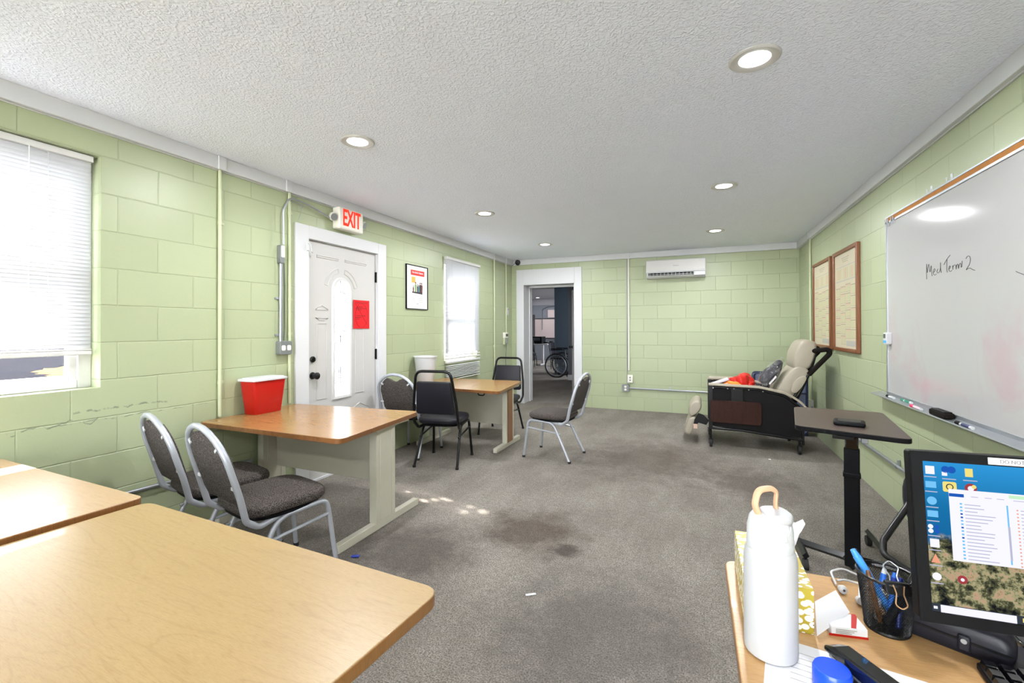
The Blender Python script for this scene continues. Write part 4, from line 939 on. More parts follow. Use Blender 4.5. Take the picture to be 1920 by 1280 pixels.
prof_pad('back_shell', [(.90, .50), (.92, .50), (1.06, .84), (1.12, 1.08), (1.10, 1.09), (1.03, .84)], 5.44, 5.86, 'dark_panel', .004, .01)
prof_pad('leg_rest', [(-.0, .47), (-.06, .475), (-.115, .41), (-.125, .33), (-.10, .285), (-.05, .31), (.0, .36), (.02, .42)], 5.42, 5.87, rad=.03)
prof_pad('foot_rest', [(-.09, .30), (-.135, .25), (-.165, .15), (-.155, .095), (-.105, .075), (-.08, .14), (-.055, .25), (-.03, .29)], 5.42, 5.87, rad=.02)
prof_pad('leg_rest_arm', [(.03, .33), (-.02, .345), (-.06, .27), (-.075, .19), (-.05, .175), (-.02, .24), (.06, .22), (.09, .27)], 5.385, 5.405, 'black_metal', .003, .01)
RW_(MB().span((-.07, 5.378, .175), (-.03, 5.382, .225)).build('warning_sticker', 'chart_pink', t_))
# push handle and struts
for yy in (5.41, 5.87): RW_(MB().tube([(.87, yy, .53), (1.02, yy, .80)], .014).build('back_strut', 'black_metal', t_))
RW_(MB().tube(arc_fillet([(1.02, 5.41, .80), (1.205, 5.41, 1.02), (1.19, 5.41, 1.06), (1.07, 5.41, 1.045), (1.06, 5.55, 1.02)], [0, .06, .04, .05, 0], n=6), .024, seg=14).build('push_handle', 'foam', t_))
RW_(MB().tube(arc_fillet([(1.02, 5.87, .80), (1.205, 5.87, 1.02), (1.19, 5.87, 1.06), (1.07, 5.87, 1.045), (1.06, 5.73, 1.02)], [0, .06, .04, .05, 0], n=6), .024, seg=14).build('push_handle', 'foam', t_))
RW_(MB().tube(arc_fillet([(1.05, 5.40, .86), (1.10, 5.40, .93), (1.14, 5.43, .93)], .02), .007).build('release_lever', 'black_metal', t_))
m_ = MB(); m_.tube([(.12, 5.34, .24), (.12, 5.94, .24)], .012); m_.tube([(.93, 5.34, .18), (.93, 5.94, .18)], .012); m_.tube([(.2, 5.45, .21), (.9, 5.45, .19)], .01); m_.box((.4, 5.5, .2), (.2, .06, .05)); RW_(m_.build('under_frame', 'black_metal', t_))
for x, y, h_ in ((.105, 5.345, .205), (.925, 5.345, .15), (.105, 5.935, .205), (.925, 5.935, .15)):
    m_ = MB(); m_.cyl((x, y, .075), (x, y, h_+.01), .012, 10); m_.span((x-.022, y-.014, .08), (x+.022, y+.014, .09)); m_.span((x-.022, y-.012, .035), (x-.017, y+.012, .08)); m_.span((x+.017, y-.012, .035), (x+.022, y+.012, .08))
    cs_ = RW_(m_.build('caster', 'black_metal', t_)); wl = MB().cyl((x-.013, y, .042), (x+.013, y, .042), .042, 24).build('wheel', 'rubber', cs_, bevel=.004); shift_world(wl, t_)
m_ = MB()
for x, z in ((.13, .637), (.27, .635), (.33, .635), (.47, .631), (.60, .62)): m_.cyl((x, 5.32, z), (x, 5.316, z), .006, 8)
RW_(m_.build('screws', 'galv', t_))

# bags lying on the recliner
def crumple(name, label, cat, mat, c, size, rot, seed, amp=.25, fold=6, parts=None, sub=4):
    rnd = random.Random(seed); b = bmesh.new(); bmesh.ops.create_icosphere(b, subdivisions=sub, radius=1)
    from mathutils import noise as NZ
    for v in b.verts:
        p = v.co.copy(); n1 = NZ.noise(p*1.6+Vector((seed, 0, 0))); n2 = abs(NZ.noise(p*fold*.5+Vector((0, seed, 0)))); n3 = abs(NZ.noise(p*fold*1.3+Vector((0, 0, seed))))
        v.co = p*(1+amp*n1-amp*.8*n2-amp*.35*n3)
        if v.co.z < -.55: v.co.z = -.55
        v.co = Vector((v.co.x*size[0], v.co.y*size[1], v.co.z*size[2]))
    root = thing(name, label, cat, c); root.rotation_euler = rot
    me = bpy.data.meshes.new('body'); b.to_mesh(me); b.free(); me.materials.append(M[mat]); o_ = bpy.data.objects.new('body', me); COL.objects.link(o_); o_.parent = root
    for p in me.polygons: p.use_smooth = True
    me.set_sharp_from_angle(angle=R_(50)); return root
M['red_bag'] = simple('red_plastic_bag', (214, 34, 26), .3, bumps=(24, .8, .02), vary=.25)
M['dark_cloth'] = simple('dark_grey_cloth', (52, 52, 58), .8, bumps=(30, .6, .02), vary=.3)
M['orange_cloth'] = simple('orange_cloth', (240, 130, 24), .6, bumps=(30, .4, .01))
crumple('plastic_bag', 'crumpled red plastic bag lying on the recliner seat', 'bag', 'red_bag', (.425, 5.62, .615), (.15, .14, .165), (0, .12, .2), 3, .3, 7)
bagr = crumple('packed_garment', 'dark grey garment in clear plastic leaning on the recliner back', 'garment', 'dark_cloth', (.69, 5.58, .765), (.066, .145, .20), (0, R_(36), 0), 8, .22, 6)
t = NT('clear_plastic_film'); a_ = t.n('ShaderNodeBsdfTransparent'); g_ = t.n('ShaderNodeBsdfGlossy'); g_.inputs['Roughness'].default_value = .12
bm_ = t.bump(t.noise(t.coord(), 28, 4, .7), 1.0, .04); t.l(bm_, g_.inputs['Normal']); df_ = t.n('ShaderNodeBsdfDiffuse'); df_.inputs[0].default_value = (.9, .9, .9, 1)
ms = t.n('ShaderNodeMixShader'); t.l(t.ramp(t.noise(t.coord(), 16, 4, .7), [(.5, .02), (.72, .5)]), ms.inputs[0]); m2 = t.n('ShaderNodeMixShader'); m2.inputs[0].default_value = .5; t.l(g_.outputs[0], m2.inputs[1]); t.l(df_.outputs[0], m2.inputs[2]); t.l(a_.outputs[0], ms.inputs[1]); t.l(m2.outputs[0], ms.inputs[2]); t.l(ms.outputs[0], t.out.inputs[0]); M['film'] = t.m
b = bmesh.new(); bmesh.ops.create_icosphere(b, subdivisions=4, radius=1)
from mathutils import noise as NZ
for v in b.verts:
    p = v.co.copy(); s_ = 1+.18*NZ.noise(p*2.2)-.12*abs(NZ.noise(p*6)); v.co = Vector((p.x*.082*s_, p.y*.165*s_, p.z*.235*s_))
me = bpy.data.meshes.new('film'); b.to_mesh(me); b.free(); me.materials.append(M['film']); o_ = bpy.data.objects.new('plastic_film', me); COL.objects.link(o_); o_.parent = bagr
for p in me.polygons: p.use_smooth = True
MB().box((.03, -.155, -.02), (.012, .05, .10), Matrix.Rotation(.2, 3, 'X')).build('label_tag', 'paper', bagr)
crumple('folded_bag', 'bright orange bag beside the red plastic bag on the recliner', 'bag', 'orange_cloth', (.33, 5.44, .66), (.09, .045, .045), (0, .1, -.2), 5, .3, 6)
t_ = thing('zip_bag', 'flat clear zip bag of white and pink packets on the recliner arm', 'bag', (.24, 5.50, .60))
M['packet'] = simple('packet_print', (206, 196, 206), .3, bumps=(40, .5, .01), vary=.2); M['packet_blue'] = simple('packet_blue', (70, 92, 140), .3)
Rz = Matrix.Rotation(R_(-22), 3, 'Y'); MB().box((-.045, .02, .082), (.20, .16, .022), Rz).build('packet', 'packet', t_, bevel=.008); MB().box((-.02, -.01, .082), (.17, .03, .008), Rz).build('zip_strip', 'packet_blue', t_); MB().box((.03, -.05, .078), (.05, .06, .006), Rz).build('packet', 'mk_soft', t_)
# navy case behind the recliner
t_ = thing('soft_case', 'slate blue case with navy edging standing behind the recliner', 'case', (.93, 6.34, 0))
MB().span((-.32, -.08, .03), (.235, .08, .715)).build('body', 'slate', t_, bevel=.02)
m_ = MB()
for yy in (-.085, .085):
    m_.tube(arc_fillet([(-.32, yy, .03), (.235, yy, .03), (.235, yy, .725), (-.32, yy, .725)], .04, True), .010, True); m_.tube([(-.32, yy, .50), (.235, yy, .50)], .009)
m_.build('edging', 'navy', t_); MB().span((-.33, -.09, 0), (.245, .09, .03)).build('base', 'navy', t_, bevel=.008)

# ------------------------------------------------------------------ overbed table
o = (.745, 2.93)
t_ = thing('overbed_table', 'dark brown overbed table on a black column near the right wall', 'table', (o[0], o[1], 0))
q = [(.470, 2.835), (.920, 2.665), (1.037, 3.451), (.575, 3.50)]
MB().prism(rpoly(loc_quad(q, o), .045, 6), XY, .735, .76, 0, 1).build('tabletop', ['overbed_top', 'black_plastic'], t_, bevel=.004)
px, py = .712-o[0], 2.80-o[1]
R18 = Matrix.Rotation(R_(-14), 3, 'Z')
MB().box((px, py, .37), (.066, .045, .60), R18).build('column', 'black_plastic', t_, bevel=.006)
MB().box((px, py, .60), (.056, .036, .26), R18).build('inner_column', 'black_gloss', t_, bevel=.004)
MB().box((px, py, .535), (.074, .053, .02), R18).build('collar', 'black_plastic', t_, bevel=.003)
MB().box((px, py+.14, .726), (.09, .36, .018), R18).build('top_support', 'black_metal', t_, bevel=.002); MB().box((px+.06, py+.02, .712), (.03, .05, .03), R18).build('release_lever', 'galv', t_, bevel=.003)
m_ = MB(); m_.tube([(-.02+px-.20, py+.21, .075), (px, py+.10, .07), (px+.20, py+.03, .075)], .02, seg=4); m_.tube([(px, py, .07), (px, py+.12, .07)], .022, seg=4); m_.build('base_bar', 'black_metal', t_)
for s_, (ax_, ay_) in ((0, (px-.20, py+.20)), (1, (px+.20, py+.04))):
    m_ = MB(); m_.tube([(ax_, ay_-.18, .075), (ax_, ay_+.45, .075)], .017, seg=4); m_.build('base_leg', 'black_metal', t_)
    for yy in (ay_-.17, ay_+.44):
        cw_ = MB().cyl((ax_, yy, .04), (ax_, yy, .07), .008, 8).build('caster', 'black_metal', t_); MB().cyl((ax_-.012, yy, .028), (ax_+.012, yy, .028), .028, 20).build('wheel', 'rubber', cw_)
t_ = thing('tablet_case', 'flat black rounded device lying on the overbed table', 'device', (.742, 2.955, .76), R_(-14))
MB().pad(rpoly([(-.07, -.062), (.07, -.062), (.07, .062), (-.07, .062)], .02), XY, 0, .022, .010).build('body', 'black_plastic', t_); MB().prism(rpoly([(-.05, -.045), (.05, -.045), (.05, .045), (-.05, .045)], .015), XY, .0215, .024).build('lid', 'black_vinyl', t_)

# ------------------------------------------------------------------ black guest chair behind the monitor
t_ = thing('guest_chair', 'black chair with looped tube arms behind the computer monitor', 'chair', (.93, 2.02, 0))
f = lambda u, v, d: Vector((u, .22+(v-.4)*.18+d, v))
MB().pad(superell(.36, .30, 2.6, 36, 0, .60), f, -.02, .03, .018).build('backrest', 'black_vinyl', t_)
MB().pad(superell(.42, .42, 3.2, 36, 0, .02), XY, .39, .45, .025).build('seat', 'black_vinyl', t_)
for s_ in (-1, 1):
    MB().tube(arc_fillet([(s_*.17, .225, .60), (s_*.31, .05, .50), (s_*.328, -.01, .475), (s_*.26, -.07, .445), (s_*.16, -.06, .40)], [0, .04, .03, .04, 0]), .011).build('armrest', 'black_metal', t_)
MB().box((0, .23, .45), (.07, .02, .20)).build('back_bar', 'black_metal', t_, bevel=.004)
MB().cyl((0, .02, .07), (0, .02, .39), .025, 16).build('column', 'black_metal', t_)
for k in range(5):
    a_ = 2*PI*k/5+.3; e_ = Vector((.26*math.cos(a_), .02+.26*math.sin(a_), .06))
    lg = MB().tube([(0, .02, .09), e_], .018, seg=8, rads=[.022, .012]).build('base_leg', 'black_plastic', t_)
    MB().cyl(e_+Vector((-.012, 0, -.034)), e_+Vector((.012, 0, -.034)), .026, 18).build('wheel', 'rubber', lg)

# ------------------------------------------------------------------ desk and what stands on it
DZ = .74
t_ = thing('office_desk', 'oak desk in the lower right corner carrying the monitor', 'desk', (.66, .86, 0), R_(.7))
MB().prism(rpoly([(-.605, -.40), (.59, -.40), (.59, .345), (-.605, .335)], .03, 5), XY, DZ-.028, DZ, 0, 1).build('desktop', ['oak_desk', 'edge_gold'], t_, bevel=.003)
for x in (-.56, .55): MB().span((x-.015, -.36, 0), (x+.015, .31, DZ-.028)).build('side_panel', 'oak_desk', t_, bevel=.002)
MB().span((-.545, .27, .25), (.535, .29, DZ-.028)).build('back_panel', 'oak_desk', t_, bevel=.002)
# white bottle
t_ = thing('water_bottle', 'tall white water bottle with cream carry loop on the desk', 'bottle', (.108, .880, DZ), R_(20))
M['bottle'] = simple('bottle_white', (176, 176, 178), .45); M['loop'] = simple('cream_loop', (196, 156, 124), .5); M['btn'] = simple('button_grey', (186, 188, 190), .4)
BR = .0455
MB().lathe([(BR-.008, 0), (BR-.001, .004), (BR, .012), (BR, .168), (BR-.002, .180), (BR-.006, .188), (.001, .189)], seg=56).build('body', 'bottle', t_)
MB().lathe([(BR-.0055, .186), (BR-.005, .190), (BR-.0055, .204), (BR-.007, .206), (.001, .207)], seg=56).build('collar', 'btn', t_)
mb = MB(); prof = [(BR-.006, .204), (BR-.0065, .222), (BR-.010, .238), (BR-.016, .246), (BR-.024, .249), (.001, .25)]
mb.lathe(prof, seg=56); lid = mb.build('lid', 'white_plastic', t_)
mb = MB(); ring0 = [(x_*.78, y_*.62) for x_, y_ in superell(.066, .066, 2.6, 32)]
mb.pad([(x_+.008, y_-.006) for x_, y_ in superell(.050, .058, 2.8, 32)], XY, .236, .2535, .006).build('spout_cover', 'bottle', lid)
MB().box((.004, -.0385, .219), (.015, .006, .018), Matrix.Rotation(-.1, 3, 'X')).build('lid_button', 'btn', lid, bevel=.0025)
MB().tube([(.020*math.cos(a_*PI/12), -.039+.004*abs(math.cos(a_*PI/12)), .236-.022*math.sin(a_*PI/12)) for a_ in range(13)], .0012, seg=6).build('lid_seam', 'btn', lid)
m_ = MB(); m_.tube(arc_fillet([(-.022, -.006, .243), (-.030, -.004, .262), (-.022, .0, .288), (.004, .004, .290), (.016, .006, .284), (.014, .006, .262), (.016, .006, .246)], .018, n=6), .0042, seg=10, sy=1.5)
m_.build('carry_loop', 'loop', t_); t_.scale = (.89, .89, .945)
# tissue box
t = NT('leaf_print_card'); v = t.coord((1, 1, 1), (.0, .0, .6)); vo = t.n('ShaderNodeTexVoronoi', feature='F1', voronoi_dimensions='3D'); mp_ = t.n('ShaderNodeMapping'); mp_.inputs['Scale'].default_value = (1.0, 1.7, 1.25); mp_.inputs['Rotation'].default_value = (.5, .4, .7); t.l(t.n('ShaderNodeTexCoord').outputs['Object'], mp_.inputs[0]); t.l(mp_.outputs[0], vo.inputs['Vector']); vo.inputs['Scale'].default_value = 66; vo.inputs['Randomness'].default_value = .75
M['leafprint'] = t.pbr(t.mix(t.ramp(vo.outputs['Distance'], [(.44, 1.0), (.47, 0.0)]), rgb(170, 152, 44), t.mix(t.ramp(vo.outputs['Distance'], [(.07, 1.0), (.1, 0.0)]), rgb(240, 240, 236), rgb(90, 66, 20))), .4)
an = R_(24)
t_ = thing('tissue_box', 'yellow green tissue box with white leaf print behind the bottle', 'tissue box', (.1285, 1.060, DZ), R_(.5))
MB().span((-.056, -.107, 0), (.056, .107, .08)).build('box', 'leafprint', t_, bevel=.0015)
MB().prism(superell(.05, .12, 2, 28), XY, .0802, .0808).build('opening', 'tube_dark', t_)
m_ = MB(); g_ = [[None]*7 for _ in range(7)]
for i in range(7):
    for j in range(7):
        u_, w_ = i/6, j/6; g_[i][j] = m_.b.verts.new((-.018+.05*u_+.01*math.sin(w_*7), -.03+.06*w_+.008*math.sin(u_*9), .078+.10*u_*(1-.35*abs(w_-.3))+.004*math.sin(w_*11+u_*5)))
for i in range(6):
    for j in range(6): m_.b.faces.new((g_[i][j], g_[i+1][j], g_[i+1][j+1], g_[i][j+1]))
ts = m_.build('tissue', 'paper', t_); so = ts.modifiers.new('s', 'SOLIDIFY'); so.thickness = .0012; ts.location = (.012, -.035, .0)
# white card propped by a small red and white packet
t_ = thing('carton', 'small white and red carton lying beside the tissue box', 'carton', (.236, .992, DZ), R_(10))
MB().span((-.027, -.022, 0), (.03, .022, .017)).build('body', 'paper', t_, bevel=.001); 
m_ = MB(); m_.span((-.0305, -.0225, .0), (.0305, -.0215, .004)); m_.prism([(.004, -.022), (.012, -.022), (.030, .015), (.030, .022), (.024, .022)], XY, .0172, .0178); m_.build('red_stripe', 'red_plastic', t_, smooth=False)
m_ = MB()
for k in range(3): m_.span((-.02, -.0228, .006+.003*k), (.005+.004*k, -.0222, .007+.003*k))
m_.build('print_lines', 'grey_ink', t_, smooth=False)
t_ = thing('blank_card', 'blank white card leaning between the tissue box and carton', 'card', (.205, 1.005, DZ))
m_ = MB(); cq = [Vector((-.017, -.056, .002)), Vector((.048, .010, .021)), Vector((.030, .024, .050)), Vector((-.015, -.033, .050))]
vs_ = [m_.b.verts.new(p) for p in cq]+[m_.b.verts.new(p+Vector((0, .0006, .0008))) for p in cq]
for fc in ((0, 1, 2, 3), (7, 6, 5, 4), (0, 4, 5, 1), (1, 5, 6, 2), (2, 6, 7, 3), (3, 7, 4, 0)): m_.b.faces.new([vs_[i] for i in fc])
m_.build('sheet', 'paper', t_, smooth=False)
# earphones
t_ = thing('earphones', 'white wired earphones coiled on the desk beside the pen cup', 'earphones', (.285, 1.135, DZ))
def wpts(*p): return arc_fillet([(a-.285, b-1.135, c_) for a, b, c_ in p], .02, n=5)
MB().tube(wpts((.33, 1.20, .004), (.29, 1.215, .012), (.262, 1.19, .012), (.262, 1.145, .006)), .0022, seg=8).build('cable', 'white_plastic', t_)
MB().tube(wpts((.33, 1.165, .004), (.285, 1.175, .006), (.268, 1.165, .006)), .0022, seg=8).build('cable', 'white_plastic', t_)
MB().tube(wpts((.31, 1.17, .01), (.302, 1.14, .012), (.292, 1.105, .008)), .0026, seg=8).build('cable', 'white_plastic', t_)
for (x_, y_) in ((.268, 1.125), (.290, 1.093)):
    m_ = MB(); m_.lathe([(.001, -.009), (.006, -.007), (.0085, 0), (.0075, .005), (.001, .008)], (x_-.285, y_-1.135, .0085), 18, axis=(.2, -1, .2)); eb = m_.build('earbud', 'white_plastic', t_)
    MB().lathe([(.0025, .0082), (.001, .0084)], (x_-.285, y_-1.135, .0085), 10, axis=(.2, -1, .2)).build('grille', 'tube_dark', eb)
# pen cup
t_ = thing('pen_cup', 'black wire mesh cup full of pens beside the monitor', 'pen holder', (.312, 1.027, DZ), 0)
CB, CT, CH = .033, .044, .098
b = bmesh.new(); ns, nr = 64, 34; vv = [[b.verts.new(((CB+(CT-CB)*j/nr)*math.cos(2*PI*(i+.5*(j % 2))/ns), (CB+(CT-CB)*j/nr)*math.sin(2*PI*(i+.5*(j % 2))/ns), .004+(CH-.006)*j/nr)) for i in range(ns)] for j in range(nr+1)]
for j in range(0, nr):
    for i in range(ns):
        if j % 2 == 0: q_ = ((vv[j][i], vv[j][(i+1) % ns], vv[j+1][i]), (vv[j][(i+1) % ns], vv[j+1][(i+1) % ns], vv[j+1][i]))
        else: q_ = ((vv[j][i], vv[j+1][(i+1) % ns], vv[j+1][i]), (vv[j][i], vv[j][(i+1) % ns], vv[j+1][(i+1) % ns]))
        for q in q_: b.faces.new(q)
me = bpy.data.meshes.new('mesh_wall'); b.to_mesh(me); b.free(); me.materials.append(M['black_metal']); o_ = bpy.data.objects.new('mesh_wall', me); COL.objects.link(o_); o_.parent = t_
wf = o_.modifiers.new('w', 'WIREFRAME'); wf.thickness = .0011; wf.use_even_offset = False
MB().tube([(CT*math.cos(2*PI*k/48), CT*math.sin(2*PI*k/48), CH) for k in range(48)], .0028, True, 8).build('rim', 'black_metal', t_)
MB().lathe([(CB, 0), (CB+.0015, .003), (CB, .006), (.001, .006)], seg=40).build('base', 'black_metal', t_)
M['pen_blue'] = simple('pen_blue', (40, 110, 210), .3); M['pen_lblue'] = simple('pen_light_blue', (70, 150, 230), .3); M['pen_navy'] = simple('pen_navy', (24, 52, 150), .3); M['brass'] = simple('brass_wire', (190, 150, 110), .3, .8)
def pen(label, a, b_, r, m1, m2, name='pen'):
    A, B = Vector(a), Vector(b_); root = thing(name, label, name, (.312, 1.027, DZ+.008), 0, 'pens and pencils in the mesh cup'); L = B-A
    MB().tube([A, A+L*.04, A+L*.92, B], r, seg=12, rads=[r*.3, r, r, r*.75]).build('barrel', m1, root); MB().tube([A+L*.62, A+L*.90], r*1.15, seg=12).build('cap', m2, root)
    return root
pen('light blue pen leaning out over the left rim of the mesh cup', (.016, .006, .004), (-.046, .018, .118), .0060, 'pen_lblue', 'pen_lblue')
pen('dark pen standing just behind the light blue pen in the mesh cup', (.012, .014, .004), (-.040, .028, .115), .005, 'black_plastic', 'black_plastic')
pen('navy pen lying inside the mesh cup against the near side', (.010, -.018, .004), (.022, .004, .085), .0045, 'pen_navy', 'pen_blue')
pen('blue pen in the middle of the mesh cup', (-.004, -.014, .003), (.018, .016, .088), .0045, 'pen_blue', 'pen_navy')
pen('white pen in the middle of the mesh cup', (-.016, .002, .003), (.004, .022, .09), .004, 'white_plastic', 'pen_blue')
pen('brown pencil resting along the left side inside the mesh cup', (-.012, -.010, .003), (-.026, .008, .088), .004, 'edge_brown', 'edge_brown', 'pencil')
pen('black marker leaning to the right out of the mesh cup', (-.008, -.016, .004), (.062, .010, .124), .0075, 'black_plastic', 'black_gloss', 'marker')
t_ = thing('binder_clip', 'black binder clip with silver handles on the rim of the pen cup', 'clip', (.314, .988, DZ+CH-.012), R_(4))
m_ = MB(); m_.prism([(-.011, 0), (.011, 0), (.003, .018), (-.003, .018)], YZ, -.018, .018); m_.build('body', 'black_metal', t_, bevel=.001)
m_ = MB(); m_.tube(arc_fillet([(-.006, .008, .016), (-.005, .012, .022), (-.012, .022, .034), (0, .028, .042), (.012, .022, .034), (.005, .012, .022), (.006, .008, .016)], .006), .0011, seg=6); m_.build('wire_handle', 'galv', t_)
m_ = MB(); m_.tube(arc_fillet([(-.008, -.008, .016), (-.005, -.013, .004), (-.009, -.019, -.012), (0, -.021, -.018), (.009, -.019, -.012), (.005, -.013, .004), (.008, -.008, .016)], .006), .0011, seg=6); m_.build('wire_handle', 'brass', t_)
# paper sheets, stapler, blue cap
t_ = thing('paper_sheet', 'white printed sheet under the bottle and stapler on the desk', 'paper', (.215, .80, DZ), R_(-9))
MB().span((-.125, -.17, 0), (.125, .108, .0008)).build('sheet', 'paper', t_, smooth=False)
m_ = MB(); 
for k in range(8): m_.span((-.09, .08-.014*k, .0008), (random.uniform(-.02, .05), .081-.014*k, .001))
m_.build('print_lines', 'grey_ink', t_, smooth=False)
sp_ = R_(-64)
t_ = thing('stapler', 'black and chrome stapler lying on the papers', 'stapler', (.229, .820, DZ+.001), R_(116))
MB().prism(rpoly([(-.062, 0), (.075, 0), (.075, .006), (-.062, .010)], .003), XZ, -.016, .016).build('base', 'black_gloss', t_, bevel=.002)
MB().prism(rpoly([(-.066, .040), (-.05, .052), (.055, .040), (.074, .030), (.074, .022), (-.060, .026)], .005), XZ, -.015, .015).build('arm', 'black_gloss', t_, bevel=.004)
MB().prism([(-.06, .018), (.070, .014), (.070, .022), (-.058, .026)], XZ, -.009, .009).build('magazine', 'galv', t_, bevel=.001); MB().span((-.064, -.014, .004), (-.045, .014, .044)).build('hinge', 'black_plastic', t_, bevel=.003)
M['cap_blue'] = simple('glossy_blue_cap', (10, 70, 210), .22)
t_ = thing('screw_cap', 'glossy blue round cap at the bottom edge beside the bottle', 'cap', (.182, .822, DZ+.001))
MB().lathe([(.024, 0), (.0255, .003), (.0255, .028), (.0235, .032), (.001, .0325)], seg=44).build('body', 'cap_blue', t_)
# glasses case
t_ = thing('glasses_case', 'soft black spectacle case under the monitor', 'case', (.395, 1.022, DZ), R_(-28))
MB().pad(rpoly([(-.082, -.026), (.082, -.026), (.082, .028), (-.082, .028)], .018), XY, 0, .052, .02).build('body', 'black_vinyl', t_)
MB().span((-.08, -.0275, .024), (.08, -.0262, .028)).build('zip', 'black_metal', t_); MB().span((.016, -.032, .010), (.032, -.026, .036)).build('tab', 'black_vinyl', t_, bevel=.003); MB().cyl((.024, -.0345, .028), (.024, -.032, .028), .004, 12).build('snap', 'galv', t_)
# monitor
YM = R_(4.4); t_ = thing('computer_monitor', 'black computer monitor with desktop picture on the desk', 'monitor', (.545, 1.03, DZ), YM)
BL = Vector((.323, .922, .820)); RT = Vector((math.cos(YM), math.sin(YM), 0)); tl_ = R_(6); UPv = Vector((-math.sin(YM)*math.sin(tl_), math.cos(YM)*math.sin(tl_), math.cos(tl_))); NV = RT.cross(UPv)
inv = Matrix.Rotation(-YM, 4, 'Z')@Matrix.Translation(-Vector((.545, 1.03, DZ)))
MW, MH = .445, .265
def mp(u, v, d): return inv@(BL+RT*u+UPv*v+NV*d)   # d<0: behind the front, since NV faces the viewer
MB().prism(rpoly([(0, 0), (MW, 0), (MW, MH), (0, MH)], .006), mp, -.022, -.001).build('housing', 'black_plastic', t_, bevel=.002)
b0, b1 = .0155, .017
m_ = MB()
for q in ([(0, 0), (MW, 0), (MW, b1), (0, b1)], [(0, MH-b0), (MW, MH-b0), (MW, MH), (0, MH)], [(0, b1), (b0, b1), (b0, MH-b0), (0, MH-b0)], [(MW-b0, b1), (MW, b1), (MW, MH-b0), (MW-b0, MH-b0)]): m_.prism(q, mp, -.001, .003)
m_.build('bezel', 'black_plastic', t_)
def em_img(name, col, s_=.75): return emit(name, col, s_)
t = NT('screen_wallpaper'); v = t.coord(); sp = t.n('ShaderNodeSeparateXYZ'); t.l(v, sp.inputs[0])
hz = t.ramp(t.math('ADD', sp.outputs['Z'], t.math('MULTIPLY', t.math('SUBTRACT', t.noise(v, 22, 3), .5), .05)), [(.205, 1.0), (.208, 0.0)])
sky_ = t.ramp(t.math('DIVIDE', t.math('SUBTRACT', sp.outputs['Z'], .18), .16), [(0.0, rgb(20, 84, 134)), (.5, rgb(22, 102, 152)), (1.0, rgb(46, 140, 200))])
fol = t.ramp(t.noise(v, 48, 5, .7), [(.36, rgb(18, 20, 26)), (.46, rgb(70, 72, 52)), (.54, rgb(150, 146, 110)), (.6, rgb(176, 140, 118)), (.68, rgb(110, 122, 74))])
e_ = t.n('ShaderNodeEmission'); t.l(t.mix(hz, sky_, fol), e_.inputs[0]); e_.inputs[1].default_value = .8; t.l(e_.outputs[0], t.out.inputs[0]); M['wall_img'] = t.m
M['s_white'] = em_img('screen_white', rgb(226, 226, 240)); M['s_grey'] = em_img('screen_grey', rgb(172, 173, 194)); M['s_lblue'] = em_img('screen_light_blue', rgb(110, 180, 226)); M['s_blue'] = em_img('screen_blue', rgb(30, 84, 170)); M['s_yel'] = em_img('screen_yellow', rgb(222, 206, 120)); M['s_green'] = em_img('screen_green', rgb(186, 222, 186)); M['s_dark'] = em_img('screen_dark', rgb(52, 58, 66)); M['s_red'] = em_img('screen_red', rgb(150, 60, 64)); M['s_orange'] = em_img('screen_orange', rgb(222, 150, 120))
scr = MB().prism([(b0, b1), (MW-b0, b1), (MW-b0, MH-b0), (b0, MH-b0)], mp, -.001, .0004).build('screen', 'wall_img', t_, smooth=False)
m_ = MB(); names = ['s_white', 's_grey', 's_lblue', 's_blue', 's_yel', 's_green', 's_dark', 's_red', 's_orange']
def sr(u0, u1, v0, v1, mi, lev=1): m_.prism([(u0, v0), (u1, v0), (u1, v1), (u0, v1)], mp, .0004, .0004+.0002*lev, mi)
def sc_(u, v, r_, mi, lev=1, n=14): m_.prism([(u+r_*math.cos(2*PI*k/n), v+r_*math.sin(2*PI*k/n)) for k in range(n)], mp, .0004, .0004+.0002*lev, mi)
c1_, c2_, c3_ = .0255, .050, .077; rows = [.235, .2115, .187, .1655, .1425, .1205, .097, .070]
for k, v_ in enumerate(rows):
    if k in (0, 5): sr(c1_-.006, c1_+.006, v_-.006, v_+.007, 0)
    elif k in (1, 3): sr(c1_-.007, c1_+.007, v_-.004, v_+.006, 2)
    elif k == 2: sc_(c1_, v_, .0065, 2)
    elif k == 4:
        for a, b_ in ((-.004, .004), (.004, .004), (-.004, -.003), (.004, -.003)): sc_(c1_+a, v_+b_, .0035, 3 if a > 0 else 0)
    elif k == 6: m_.prism([(c1_-.006, v_-.006), (c1_+.006, v_-.006), (c1_, v_+.008)], mp, .0004, .0008, 8)
    else: sc_(c1_, v_, .006, 0); 
    sr(c1_-.008, c1_+.008, v_-.011, v_-.0095, 1)
sc_(c2_-.004, .238, .0055, 3); sc_(c2_+.004, .238, .0055, 3); sr(c2_-.009, c2_-.002, .228, .234, 0); sr(c3_-.006, c3_+.004, .229, .242, 4)
for u in (c2_, c3_): sr(u-.009, u+.009, .2225, .224, 1)
m_.prism(rpoly([(c2_-.009, .203), (c2_+.009, .203), (c2_+.009, .219), (c2_-.009, .219)], .003), mp, .0004, .0006, 4); sc_(c2_, .211, .005, 6, 2); sc_(c2_, .211, .0035, 4, 3)
sc_(c3_, .211, .008, 7); sc_(c3_, .211, .004, 0, 2); sc_(c3_+.004, .214, .003, 4, 3); sc_(c2_+.008, .070, .0065, 7); sc_(c2_+.008, .070, .0025, 0, 2)
